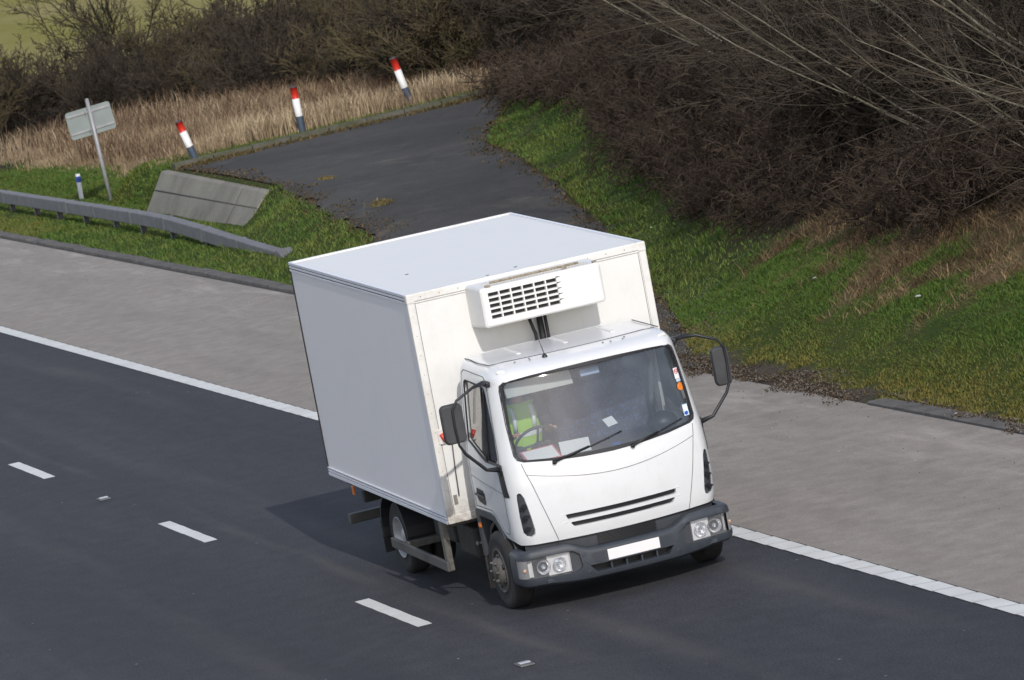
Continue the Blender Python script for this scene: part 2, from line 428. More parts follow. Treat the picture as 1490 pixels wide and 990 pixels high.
# ------------------------------------------------------------------ kerb of the hard shoulder
def kerb_run(name, xa, xb, label):
    t = MB(); x = xa; rr = random.Random(int(abs(xa)))
    while x < xb:
        x2 = min(x + .9, xb); dz = rr.uniform(-.012, .012); dy = rr.uniform(-.012, .012)
        t.prism([(7.03 + dy, -.02), (7.045 + dy, .075 + dz), (7.07 + dy, .085 + dz), (7.28 + dy, .08 + dz), (7.30 + dy, -.02)], x + .006, x2 - .006, 'x'); x = x2
    o = t.build(name, M['kerb']); props(o, kind='structure'); return o
kerb_run('kerb', -140, -30.4, '').location.z = -.022
ok_ = kerb_run('kerb', -7.6, 6, ''); ok_.location.z = -.052
sheet('kerb_gap_shade', -140, -30.4, 7.0, 7.035, .0075, M['seam']); sheet('kerb_gap_shade', -7.5, 6, 7.0, 7.035, .0075, M['seam'])  # dark strips painting the gap and the shadow of the kerb face

# ------------------------------------------------------------------ concrete end wall of the ramp
t = empty('concrete_wall', (-52, 10.1, 0), 'low sloping concrete retaining wall at the end of the ramp behind the crash barrier', 'retaining wall')
def wl(x): return (x + 52, )
rows = []; xsw = [-56.0 + 8.5 * k / 30 for k in range(31)]
def wtop(x): return .80 - .17 * (x + 55.9) / 8.4
sec = []
for x in xsw:
    zt = wtop(x); sk = .0
    skx = .35 * (xsw[-1] - x) / 8.5 * -1
    sec.append([(x + 52 + skx, -.38, -.1), (x + 52, -.36, .03), (x + 52 - .02, -.09, zt * .55), (x + 52 - .02, -.082, zt * .55 + .014), (x + 52, .12, zt - .02), (x + 52, .16, zt), (x + 52, .27, zt), (x + 52, .27, -.1)])
for a, b, nm in ((0, 24, 'panel'), (24, 30, 'panel')):
    g = MB(); s2 = [list(r) for r in sec[a:b + 1]]
    if a: s2[0] = [(p[0] + .03, p[1], p[2]) for p in s2[0]]
    g.grid(s2, smooth=False); n = len(s2[0])
    g.f.append(tuple(range(n))); g.f.append(tuple(reversed(range((len(s2) - 1) * n, len(s2) * n)))); g.m += [0, 0]; g.sm += [False] * 2
    g.build(nm, M['concrete'], t)
gv = MB(); gv.tube([(x + 52, -.090, wtop(x) * .55 + .006) for x in (xsw[0] + .05, -52, xsw[-1] - .05)], .014, 5); gv.tube([(xsw[24] + 52.015, -.36, .03), (xsw[24] + 52.015, -.09, wtop(xsw[24]) * .55), (xsw[24] + 52.015, .12, wtop(xsw[24]) - .02)], .014, 5); gv.build('joint', simple('wall_joint', (.10, .095, .08), .9), t)
# kerb along the far edge of the ramp
t = MB(); y = 10.5
while y < 19.5:
    y2 = y + .9
    for q in (0,):
        xa, xb = x_far(y) - .02, x_far(y2) - .02; za, zb = height(xa, y) + .10, height(xb, y2) + .10
        t.add([(xa + .12, y, za - .2), (xa + .12, y, za), (xa - .2, y, za), (xa - .2, y, za - .25), (xb + .12, y2 - .02, zb - .2), (xb + .12, y2 - .02, zb), (xb - .2, y2 - .02, zb), (xb - .2, y2 - .02, zb - .25)],
              [(0, 1, 2, 3), (4, 7, 6, 5), (0, 4, 5, 1), (1, 5, 6, 2), (2, 6, 7, 3)])
    y = y2
o = t.build('ramp_kerb', mat_concrete('mossy_kerb', (.13, .125, .10), (.085, .085, .05), 2)); props(o, kind='structure')
# ------------------------------------------------------------------ grass, as blades
rng = np.random.default_rng(7)
hv = np.vectorize(height)
def blades(name, P, H, W, lean, C1, C2, mat, segs=2, seed=1, cmix=None, tipc=None):
    r = np.random.default_rng(seed); n = len(P)
    az = r.uniform(0, 2 * np.pi, n); la = r.uniform(0, 2 * np.pi, n); ln = lean * r.uniform(.2, 1.3, n) * H
    w = np.stack([np.cos(az), np.sin(az), np.zeros(n)], 1) * (W * r.uniform(.6, 1.3, n))[:, None] / 2
    l = np.stack([np.cos(la), np.sin(la), np.zeros(n)], 1) * ln[:, None]
    rows = []
    for k in range(segs):
        t = k / segs; c = P + l * t ** 1.7 + np.stack([np.zeros(n), np.zeros(n), H * t], 1); ww = w * (1 - .6 * t)
        rows += [c - ww, c + ww]
    rows.append(P + l + np.stack([np.zeros(n), np.zeros(n), H * (1 - .25 * lean)], 1))
    m = len(rows); V = np.stack(rows, 1).reshape(-1, 3); base = np.arange(n)[:, None] * m
    tri = []
    for k in range(segs - 1):
        a = 2 * k; tri += [(a, a + 1, a + 3), (a, a + 3, a + 2)]
    tri.append((2 * segs - 2, 2 * segs - 1, 2 * segs))
    F = np.concatenate([base + np.array(q)[None, :] for q in tri])
    mixv = cmix if cmix is not None else r.uniform(0, 1, n)
    C = np.array(C1)[None] * (1 - mixv[:, None]) + np.array(C2)[None] * mixv[:, None]
    C *= r.uniform(.7, 1.3, n)[:, None]
    o = np_mesh(name, V, F, mat, attr={'tint': np.repeat(C, m, 0)}); return o
def scatter(n, x0, x1, y0, y1, keep, seed):
    r = np.random.default_rng(seed); X = r.uniform(x0, x1, n); Y = r.uniform(y0, y1, n)
    k = np.array([keep(a, b) > c for a, b, c in zip(X, Y, r.uniform(0, 1, n))]); X = X[k]; Y = Y[k]
    return np.stack([X, Y, hv(X, Y) - .005], 1)
def clump(P, s=1.6, k=0.): return np.clip(np.array([.5 + .35 * nz(a, b, s * 2, k) + .35 * nz(a, b, s * 7, k + 1) for a, b, _ in P]), 0, 1)
def near_grass(x, y):
    if on_ramp(x, y): return 0
    d, l, f, m = zones(x, y)
    g = 1 - max(l * .97, d * .88, m * .96)
    if -56.3 < x < -47.5 and 9.6 < y < 10.6: return 0
    if x < -30.4 and y < 7.22: return 0
    return g
GRN1, GRN2 = (.062, .125, .018), (.155, .18, .038)
def patchy(P, k=0.): return np.clip(np.array([.45 + .4 * nz(a, b, 2.2, k) + .35 * nz(a, b, 7, k + 2) + .3 * nz(a, b, 20.0, k + 4) for a, b, _ in P]), 0, 1)
P = scatter(230000, -20, 6, 7.2, 12.5, near_grass, 11)
cl = clump(P); edge = np.clip((8.6 - P[:, 1]) / 1.2, 0, 1)
H = (.02 + .075 * cl ** 1.5 * (1 - .6 * edge) + rng.uniform(0, .03, len(P)))
o = blades('grass', P, H, .010, 1.1, GRN1, (.17, .145, .035), M['blade'], seed=2, cmix=np.clip(edge * .75 + .55 * patchy(P, 3.) * (.3 + edge) + .15 * (1 - cl) + rng.uniform(-.3, .3, len(P)), 0, 1))
props(o, 'short green verge grass on the bank beside the hard shoulder, yellower at its edge', 'grass', kind='stuff')
P = scatter(150000, -58, -20, 7.2, 19, near_grass, 12); cl = clump(P, 1.3)
o = blades('grass', P, .035 + .10 * cl ** 1.4 + rng.uniform(0, .04, len(P)), .014, 1.0, GRN1, GRN2, M['blade'], seed=3, cmix=np.clip(patchy(P, 1.) * .8 + rng.uniform(-.3, .3, len(P)), 0, 1))
props(o, 'green grass covering the slopes either side of the tarmac ramp', 'grass', kind='stuff')
P = scatter(90000, -78, -56, 7.25, 13, lambda x, y: near_grass(x, y) if y < 13 else 0, 13); cl = clump(P, 1.3)
edge = np.clip((8.6 - P[:, 1]) / 1.3, 0, 1)
o = blades('grass', P, (.04 + .12 * cl ** 1.4 * (1 - .6 * edge) + rng.uniform(0, .04, len(P))) * np.where(np.abs(P[:, 1] - 8.5) < .45, .45, 1), .018, .9, (.062, .128, .017), (.15, .15, .035), M['blade'], seed=4, cmix=np.clip(edge * .6 + .5 * patchy(P, 2.) + rng.uniform(-.2, .4, len(P)), 0, 1))
props(o, 'green grass around the crash barrier and the sign post', 'grass', kind='stuff')
# strip of grass behind the far kerb of the ramp
P = scatter(16000, -62.5, -55.8, 10.5, 20, lambda x, y: 1 if (x_far(y) - 1.7 - .4 * nz(x, y, 1.2)) < x < x_far(y) - .2 else 0, 14)
o = blades('grass', P, .06 + rng.uniform(0, .11, len(P)), .02, .6, (.06, .11, .018), (.16, .15, .05), M['blade'], seed=5)
props(o, 'rough grass strip growing along the far kerb of the ramp', 'grass', kind='stuff')
# long dead grass
def dryk(x, y):
    if x > x_far(max(y, 10.4)) - 1.2: return 0
    return sm((y - 10.7 + .5 * nz(x, y, 1.1)) / 1.0) * (1 - .85 * sm((-74 - x) / 8))
P = scatter(95000, -84, -57, 10.3, 24, dryk, 15); cl = clump(P, .9, 2.)
tall = np.clip((P[:, 1] - 10.6) / 2.2, .3, 1)
pale = np.clip(1.3 - np.abs(P[:, 0] + 61 + .3 * (P[:, 1] - 12)) / 3.2, 0, 1) * np.clip((P[:, 1] - 11.5) / 2, 0, 1)
o = blades('dry_grass', P, (.30 + .48 * cl) * tall * rng.uniform(.6, 1.2, len(P)), .022, .38, (.20, .14, .085), (.66, .54, .36), M['dryblade'], segs=3, seed=6, cmix=np.clip(.7 * pale * patchy(P, 5.) * 1.6 + .25 * patchy(P, 7.) + rng.uniform(-.15, .4, len(P)) * cl, 0, 1))
props(o, 'tall dead straw-coloured grass behind the marker posts', 'dry grass', kind='stuff')
def dryb(x, y):
    d = zones(x, y)[0]; b = interp(YB, x)
    return .95 * d * (1 - sm((y - b - 1.2) / 1.2)) * (.25 + .75 * sm(.6 + 1.3 * nz(x, y, 4, 3)))
P = scatter(190000, -24, 4, 8.4, 14, dryb, 16); cl = clump(P, 1.7, 3.)
o = blades('dry_grass', P, (.06 + .26 * cl ** 1.3) * rng.uniform(.4, 1.2, len(P)), .009, 1.4, (.07, .046, .027), (.30, .21, .12), M['dryblade'], segs=3, seed=7, cmix=np.clip(rng.uniform(-.2, .5, len(P)) + .7 * patchy(P, 9.), 0, 1))
props(o, 'matted brown dead grass at the foot of the thicket on the bank', 'dry grass', kind='stuff')
# moss and soil crumbs along the ramp edges and the kerb
def mossk(x, y):
    if x > -14.5:
        e = 7.4 + .25 * nz(x, y, 2.1); return max(0, 1 - abs(y - e) / .4) * .5 if x > -13 else .4 * max(0, 1 - abs(y - e) / .5)
    yl = interp(YL, x) if x > -55.9 else 10.55 + (-55.9 - x) / .22
    a = min(abs(y - yl) if x < -31.2 else 9, abs(y - y_right(x)) if x < -16 else 9)
    b = abs(x - (x_far(y) + .45)) / .45 if (y > 10.5 and x < -54) else 9
    return max(0, 1 - a / (.5 + .35 * nz(x, y, 3.5))) * .8 + max(0, 1 - b) * .75 * (nz(x, y, 1.3) > -.4)
P = scatter(140000, -60, -15, 7.2, 20, mossk, 17); P[:, 2] += .012
o = blades('moss', P, .012 + rng.uniform(0, .045, len(P)), .03, 1.2, (.045, .042, .014), (.13, .075, .03), M['blade'], seed=8)
props(o, 'brown and green moss creeping over the edges of the ramp', 'moss', kind='stuff')
# a few weed tufts out on the tarmac
def tuft(x, y, n, s, h, seed, label):
    r = np.random.default_rng(seed); Q = np.stack([r.normal(x, s * 1.5, n), r.normal(y, s * .6, n)], 1); Q = np.column_stack([Q, hv(Q[:, 0], Q[:, 1])])
    o = blades('weed', Q, r.uniform(.3, 1, n) * h, .02, .9, (.10, .085, .03), (.22, .17, .08), M['dryblade'], seed=seed); props(o, label, 'weed', kind='stuff')
def mossk2(x, y):
    d = x - (x_far(y) + .1); return max(0, 1 - abs(d - .35) / .5) * (.35 + .65 * (nz(x, y, 1.6) > -.3))
P = scatter(30000, -60, -54.5, 10.6, 19.2, mossk2, 27); P[:, 2] += .01
o = blades('moss', P, .03 + rng.uniform(0, .07, len(P)), .035, 1.0, (.06, .055, .018), (.13, .085, .035), M['blade'], seed=18)
props(o, 'mossy strip of weeds growing along the inside of the far kerb', 'moss', kind='stuff')
P = scatter(9000, -85, -60, 12, 21, lambda x, y: dryk(x, y) * (.4 + .6 * (nz(x, y, .8, 4) > 0)), 28)
o = blades('dead_stalks', P, rng.uniform(.45, .95, len(P)), .025, .4, (.085, .05, .034), (.15, .095, .06), M['dryblade'], segs=3, seed=19)
props(o, 'dark reddish dead stalks standing among the straw-coloured grass', 'dead stalks', kind='stuff')
tuft(-39.1, 10.2, 400, .12, .09, 31, 'small tuft of weeds growing through the middle of the ramp')
tuft(-46.5, 11.2, 300, .12, .07, 32, 'brown weed patch on the ramp close to the wall')
# crumbs: dead leaves, gravel and soil swept against the kerb
def crumbs(name, P, s0, s1, cols, seed, label, cat):
    r = np.random.default_rng(seed); n = len(P); a = r.normal(size=(n, 3)); a /= np.linalg.norm(a, axis=1)[:, None]; b = np.cross(a, r.normal(size=(n, 3))); b /= np.linalg.norm(b, axis=1)[:, None]
    c = np.cross(a, b); s = r.uniform(s0, s1, n)[:, None]; P = P + np.array([0, 0, s0 * .5])
    T = [P + a * s, P - a * s * .8, P + b * s * .9, P - b * s * .7, P + c * s * .5, P - c * s * .5]
    V = np.stack(T, 1).reshape(-1, 3); base = np.arange(n)[:, None] * 6
    F = np.concatenate([base + np.array(q)[None] for q in ((0, 2, 4), (2, 1, 4), (1, 3, 4), (3, 0, 4), (2, 0, 5), (1, 2, 5), (3, 1, 5), (0, 3, 5))])
    C = np.array(cols)[r.integers(0, len(cols), n)] * r.uniform(.7, 1.3, n)[:, None]
    o = np_mesh(name, V, F, M['dryblade'], attr={'tint': np.repeat(C, 6, 0)}); props(o, label, cat, kind='stuff')
def crk(x, y):
    e = (7.22 if x < -8 else 7.30) + .30 * nz(x, y, 3) + .12 * nz(x, y, 11, 2); w = .36 if x < -8 else .13
    return max(0, 1 - abs(y - e) / w) * (.45 + .55 * (nz(x, 0, 1.9, 2) > -.3))
P = scatter(60000, -16.5, 5, 6.5, 8.2, crk, 18); P[:, 2] = np.maximum(P[:, 2], .01) + .012 * rng.uniform(0, 2.5, len(P))
crumbs('leaf_litter', P, .005, .022, [(.07, .05, .035), (.12, .085, .055), (.14, .12, .095), (.04, .03, .022), (.17, .15, .125)], 5, 'dead leaves and soil swept against the kerb of the hard shoulder', 'leaf litter')
P = scatter(26000, -31, -14, 7.0, 10, lambda x, y: max(0, 1 - abs(y - y_right(x)) / .9) * (.25 + .75 * (x > -22)), 19); P[:, 2] += .01
crumbs('gravel', P, .004, .014, [(.20, .185, .17), (.15, .14, .125), (.27, .25, .235), (.11, .10, .085)], 6, 'pale loose gravel where the ramp meets the hard shoulder', 'gravel')
P = scatter(1500, -70, 8, 4.2, 7.0, lambda x, y: sm((y - 4) / 3) * .8, 20); P[:, 2] = .006
crumbs('grit', P, .004, .012, [(.42, .41, .40), (.08, .07, .06), (.3, .2, .12)], 8, 'scattered grit lying on the hard shoulder', 'grit')

# ------------------------------------------------------------------ bare shrubs and trees
def polylines(P0, D0, L, segs, wander, lift, r):
    n = len(P0); pts = [P0]; D = D0 / np.linalg.norm(D0, axis=1)[:, None]; tans = [D]
    for k in range(segs):
        D = D + r.normal(0, wander, (n, 3)) + np.array([0, 0, lift]); D /= np.linalg.norm(D, axis=1)[:, None]
        pts.append(pts[-1] + D * (L / segs)[:, None]); tans.append(D)
    return np.stack(pts, 1), np.stack(tans, 1)
def tubes(pts, R0, R1, sides=3):
    n, k, _ = pts.shape; T = np.gradient(pts, axis=1); T /= np.linalg.norm(T, axis=2)[:, :, None] + 1e-9
    ref = np.where(np.abs(T[:, :, 2:3]) < .9, np.array([0, 0, 1.]), np.array([1., 0, 0])); U = np.cross(T, ref); U /= np.linalg.norm(U, axis=2)[:, :, None] + 1e-9; W = np.cross(T, U)
    rad = R0[:, None] + (R1 - R0)[:, None] * np.linspace(0, 1, k)[None]
    ring = [pts + (U * math.cos(2 * math.pi * j / sides) + W * math.sin(2 * math.pi * j / sides)) * rad[:, :, None] for j in range(sides)]
    V = np.stack(ring, 2).reshape(-1, 3)
    idx = np.arange(n * k * sides).reshape(n, k, sides); a = idx[:, :-1]; b = idx[:, 1:]
    F = np.concatenate([np.stack([a[:, :, j], a[:, :, (j + 1) % sides], b[:, :, (j + 1) % sides], b[:, :, j]], -1).reshape(-1, 4) for j in range(sides)])
    return V, F
def kids(pts, tans, L, m, lo, hi, ang, lf, r, bias):
    n, k, _ = pts.shape; t = np.sort(r.uniform(lo, hi, (n, m)), axis=1) * (k - 1); i = np.minimum(t.astype(int), k - 2); f = (t - i)[..., None]
    ii = np.arange(n)[:, None]; P = pts[ii, i] * (1 - f) + pts[ii, i + 1] * f; T = tans[ii, i]
    N = r.normal(size=T.shape); N -= T * (N * T).sum(-1, keepdims=True); N /= np.linalg.norm(N, axis=-1, keepdims=True)
    a = r.normal(ang, .2, (n, m))[..., None]; D = T * np.cos(a) + N * np.sin(a) + np.array(bias) * .35
    frac = 1 - .55 * (t / (k - 1)); LL = L[:, None] * lf * frac * r.uniform(.6, 1.2, (n, m))
    return P.reshape(-1, 3), D.reshape(-1, 3), LL.reshape(-1)
def shrub_meshes(seed, n0, ht, spread, bias, r0, counts, base_r=.25, wander=.13, lift=.03, tw=.006, angs=(.6, .65, .7)):
    r = np.random.default_rng(seed); a = r.uniform(0, 2 * np.pi, n0); s = r.uniform(.1, 1, n0) ** .6 * spread
    P0 = np.stack([np.cos(a) * base_r * r.uniform(0, 1, n0), np.sin(a) * base_r * r.uniform(0, 1, n0), np.full(n0, -.12)], 1)
    D0 = np.stack([np.cos(a) * s, np.sin(a) * s, np.ones(n0)], 1) + np.array(bias)
    L = ht * r.uniform(.7, 1.15, n0); R0 = np.full(n0, r0) * r.uniform(.6, 1.2, n0)
    out = []; pts, tans = polylines(P0, D0, L, 9, wander, lift, r); V0, F0 = tubes(pts, R0, R0 * .25, 5); out.append((V0, F0))
    lf = (.55, .5, .5); rad = R0
    for lev, m in enumerate(counts):
        P, D, LL = kids(pts, tans, L, m, .12 if lev == 0 else .08, 1.0, angs[lev], lf[lev], r, bias)
        rr = np.full(len(P), (max(tw * 2.6, r0 * .35), tw * 1.4, tw)[lev]); L = LL
        pts, tans = polylines(P, D, L, (6, 4, 3)[lev], wander * 1.25, lift, r)
        out.append(tubes(pts, rr, rr * .45, 3))
    def join(parts):
        V = []; F = []; b = 0
        for v, f in parts: V.append(v); F.append(f + b); b += len(v)
        return np.concatenate(V), np.concatenate(F)
    return out[0], out[1], join(out[2:])
def np_me(name, VF, mat):
    o = np_mesh(name, VF[0], VF[1], mat); me = o.data; bpy.data.objects.remove(o); return me
def variant(kind, seed, stem_mat, twig_mat, **kw):
    a, b, c = shrub_meshes(seed, **kw)
    # trunk = stems ; crown = branches and twigs
    V = np.concatenate([b[0], c[0]]); F = np.concatenate([b[1], c[1] + len(b[0])])
    return (np_me('trunk', a, stem_mat), np_me('crown', (V, F), twig_mat), kind)
protos = {}
BR = dict(n0=26, ht=1.25, spread=1.5, bias=(.1, -.25, 0), r0=.010, counts=(7, 6, 3), base_r=.55, wander=.22, lift=-.05, tw=.0048, angs=(.8, .8, .8))
protos['bramble'] = [variant('bramble', 100 + i, M['twig_red'], M['twig_red'], **BR) for i in range(3)]
SH = dict(n0=14, ht=2.7, spread=.9, bias=(.05, -.25, 0), r0=.022, counts=(9, 7, 4), base_r=.4, wander=.15, tw=.006)
protos['shrub'] = [variant('shrub', 200 + i, M['bark_dark'], M['twig_brown'], **SH) for i in range(3)]
TR = dict(n0=5, ht=6.2, spread=.75, bias=(-.1, -.5, 0), r0=.028, counts=(11, 6, 4), base_r=.3, wander=.06, tw=.0038, lift=.0, angs=(.6, .65, .6))
protos['tree'] = [variant('bare_tree', 300 + i, M['bark_pale'], M['twig_grey'] if i < 2 else M['twig_brown'], **TR) for i in range(3)]
LN = dict(n0=4, ht=5.2, spread=.9, bias=(-.1, -.95, 0), r0=.026, counts=(9, 5, 4), base_r=.35, wander=.06, tw=.0036, lift=.01, angs=(.75, .8, .8))
protos['lean'] = [variant('leaning_tree', 350 + i, M['bark_pale'], M['twig_grey'], **LN) for i in range(3)]
TD = dict(n0=8, ht=5.2, spread=.7, bias=(0, -.3, 0), r0=.045, counts=(12, 8, 5), base_r=.5, wander=.12, tw=.0075)
protos['dark'] = [variant('bare_tree', 400 + i, M['bark_dark'], M['twig_brown'], **TD) for i in range(2)]
HG = dict(n0=18, ht=2.9, spread=.75, bias=(.1, 0, 0), r0=.028, counts=(10, 7, 5), base_r=.7, wander=.15, tw=.0085)
protos['hedge'] = [variant('hedge_bush', 500 + i, M['bark_dark'], M['twig_olive'] if i == 1 else M['twig_brown'], **HG) for i in range(3)]
made = {}
def plant(kind, i, x, y, rot, s, label, cat, group, z=None):
    tr, cr, nm = protos[kind][i % len(protos[kind])]
    e = empty(nm, (x, y, height(x, y) - .05 if z is None else z), label, cat, group)
    e.rotation_euler = (0, 0, rot); e.scale = (s, s, s * 1.0)
    for n_, me in (('trunk', tr), ('crown', cr)):
        c = bpy.data.objects.new(n_, me); col.objects.link(c); c.parent = e
    return e
rv = random.Random(21)
# fringe of brambles at the foot of the thicket
x = -57.0
while x < 2:
    b = interp(YB, x)
    for row, dy in enumerate((.35, 1.5, 2.7)):
        if row == 0 and -22 < x < -4 and rv.random() < .72: continue
        plant('bramble', rv.randrange(3), x + rv.uniform(-.5, .5), b + dy + rv.uniform(-.3, .3), rv.uniform(-.8, .8) + rv.choice((0, .3)), rv.uniform(.75, 1.2),
              'reddish-brown tangle of bare bramble stems along the foot of the right-hand thicket', 'bramble', 'brambles along the foot of the thicket')
    x += 1.15
# shrubs behind them
x = -58.0
while x < 2:
    b = interp(YB, x)
    for row, dy in enumerate((2.8, 5.0, 7.4)):
        plant('shrub', rv.randrange(3), x + rv.uniform(-.8, .8), b + dy + rv.uniform(-.5, .5), rv.uniform(-1., 1.), rv.uniform(.8, 1.25),
              'leafless brown shrub packed among others on the bank above the brambles', 'shrub', 'bare shrubs on the bank')
    x += 1.9
# taller trees further up the bank
x = -60.0
while x < 8:
    b = interp(YB, x)
    for row, dy in enumerate((9.5, 13.0, 17.5, 23, 30)):
        plant('dark', rv.randrange(2), x + rv.uniform(-1, 1), b + dy + rv.uniform(-.8, .8), rv.uniform(-1.5, 1.5), rv.uniform(.8, 1.25),
              'dark leafless tree standing in the thick wood at the top of the bank', 'tree', 'dark bare trees at the top of the bank')
    x += 3.0
# pale-stemmed saplings that lean out over the bank, one by one
PALE = [(-12.3, 13.2, .1, 1.0, 'pale leafless tree with a long bare stem above the brown grass, far right'),
        (-20.5, 15.0, -.2, 1.15, 'pale leafless tree leaning over the bank in the middle of the right-hand thicket'),
        (-9.0, 13.8, .3, .95, 'slender bare tree at the right edge of the picture above the dead grass'),
        (-27.0, 16.2, -.35, 1.1, 'grey leafless tree fanning its twigs out to the left above the grass slope'),
        (-16.0, 16.8, .15, 1.2, 'tall leafless tree with pale twigs behind the leaning one, upper right'),
        (-35.0, 18.0, -.1, 1.0, 'thin grey bare tree above the bend of the ramp grass'),
        (-5.5, 12.6, .45, .8, 'small bare sapling nearest the camera on the right edge of the bank'),
        (-23.5, 19.5, 0, 1.25, 'bare tree with a broad spray of fine pale twigs at the top right')]
for i, (x, y, rot, s, lab) in enumerate(PALE): plant('tree', (0, 0, 1, 0, 2, 0, 1, 0)[i], x, y, rot, s, lab, 'tree', 'pale bare trees leaning over the bank')
LEAN = [(-12.6, 12.3, .05, .8, 'leaning bare tree whose long pale stem rises left from beside the brown grass'),
        (-8.6, 12.4, .35, .8, 'leaning bare tree with crossing pale stems at the right edge'),
        (-17.8, 13.2, -.15, .95, 'leaning bare tree fanning pale stems over the brambles in the centre right'),
        (-24.0, 14.5, -.25, 1.0, 'leaning bare tree whose stems reach furthest out over the green grass'),
        (-15.0, 15.5, .2, 1.15, 'long-stemmed leaning tree behind the others, high at the right'),
        (-30.5, 15.6, -.2, .9, 'leaning bare tree above the narrowest part of the grass slope'),
        (-37.5, 16.8, -.3, .9, 'leaning bare tree nearest the far end of the ramp')]
for i, (x, y, rot, s, lab) in enumerate(LEAN): plant('lean', i % 3, x, y, rot, s, lab, 'tree', 'leaning trees on the bank')
# two bare trees at the dark end of the ramp
for x, y, s, lab in ((-57.5, 20.5, .9, 'dark bare tree at the very end of the ramp'), (-50.5, 19.3, .8, 'bare tree right of the end of the ramp, above the grass tongue'), (-61, 21.5, .9, 'bare tree behind the kerb just right of the farthest marker post')):
    plant('dark', 0, x, y, rv.uniform(-1, 1), s, lab, 'tree', 'dark bare trees at the end of the ramp')
# hedge behind the dead grass
HL = [(-94, 3), (-92, 8), (-89, 13.5), (-85, 17), (-80, 19.2), (-74.5, 20.2), (-68, 20.8), (-62.5, 21.5)]
pts = []
for (a, b), (c, d) in zip(HL, HL[1:]):
    L = math.hypot(c - a, d - b); k = 0
    while k < L: pts.append((a + (c - a) * k / L, b + (d - b) * k / L)); k += 1.7
for (x, y) in pts:
    for row in range(5 if y > 17.5 and x > -82 else 3):
        if rv.random() < .12: continue
        far = row * 2.6
        hx = x - far * .9 + rv.uniform(-.6, .6); hy = y + far * .55 + rv.uniform(-.6, .6)
        s = rv.uniform(.55, .8) * (1 + .2 * sm((y - 12) / 8)) * (.8 if row == 0 else 1) * (1 + .5 * sm((x + 76) / 10))
        plant('hedge', rv.randrange(3), hx, hy, rv.uniform(0, 6.28), s, 'bare twiggy bush massed in the overgrown hedge beyond the dead grass', 'bush', 'bushes of the overgrown hedge')
for x, y, s, lab in ((-104, 14.5, 1.0, 'spindly leafless tree rising above the left end of the hedge'), (-103, 20.5, .9, 'spindly leafless tree above the hedge with the green field behind it'), (-96, 27, 1.0, 'bare tree rising over the middle of the hedge'), (-84, 28, 1.1, 'bare tree above the hedge beyond the farthest marker post')):
    plant('dark', 1, x, y, rv.uniform(-1, 1), s, lab, 'tree', 'bare trees rising above the hedge')
# ------------------------------------------------------------------ crash barrier
t = empty('crash_barrier', (-55, 8.5, 0), 'grey steel box-beam crash barrier whose end slopes down into the grass', 'crash barrier')
RAIL = [(-112, .37), (-58, .37), (-51, .365), (-48.5, .345), (-45, .27), (-42, .18), (-39.4, .09)]
def rz(x):
    for (a, b), (c, d) in zip(RAIL, RAIL[1:]):
        if x <= c: return b + (d - b) * (x - a) / (c - a)
    return RAIL[-1][1]
seams = [-112 + 4.8 * k for k in range(11)] + [-57.5, -54.8, -51.5, -48.6, -45.3, -42.4, -39.4]
for a, b in zip(seams, seams[1:]):
    g = MB(); rows = []
    n = 6
    for k in range(n + 1):
        x = a + (b - a) * k / n; z = rz(x); y = (.10 * sm((x + 50) / 9))* -1.6
        q = .1 ; hh = .125
        rows.append([(x + 55, y - q + .015, z - hh), (x + 55, y - q, z - hh + .015), (x + 55, y - q, z + hh - .015), (x + 55, y - q + .015, z + hh), (x + 55, y + q - .015, z + hh), (x + 55, y + q, z + hh - .015), (x + 55, y + q, z - hh + .015), (x + 55, y + q - .015, z - hh)])
    g.grid(rows, smooth=False, closed=True); g.f += [tuple(range(8)), tuple(reversed(range(n * 8, n * 8 + 8)))]; g.m += [0, 0]; g.sm += [False] * 2
    # joint collar
    z = rz(b); yb = (.10 * sm((b + 50) / 9)) * -1.6
    g.box((b + 55 - .04, yb, z), (.16, .212, .262), Matrix.Rotation(math.atan2(rz(b - .3) - rz(b + .3), .6), 3, 'Y'))
    g.build('beam', M['galv_dull'], t)
# end shoe
g = MB(); g.prism([(15.35, -.05), (15.65, .27), (15.95, .19), (16.8, -.02), (16.7, -.1), (15.4, -.1)], -.30, -.02, 'y'); g.build('end_shoe', M['galv_dull'], t, bevel=.01)
for x in [-112 + 2.4 * k for k in range(19)] + [-66.4, -63.6, -61, -58.7, -56.1, -53.3, -50.9, -48.3, -45.2, -42.4]:
    g = MB(); y = (.10 * sm((x + 50) / 9)) * -1.6; z1 = rz(x) - .12; h0 = -.2
    g.b2((x + 55 - .05, y - .055, h0), (x + 55 + .05, y - .045, z1)); g.b2((x + 55 - .005, y - .045, h0), (x + 55 + .005, y + .045, z1)); g.b2((x + 55 - .05, y + .045, h0), (x + 55 + .05, y + .055, z1))
    g.b2((x + 55 - .07, y - .07, z1 - .0), (x + 55 + .07, y + .07, z1 + .012))
    g.build('post', M['galv_dull'], t)
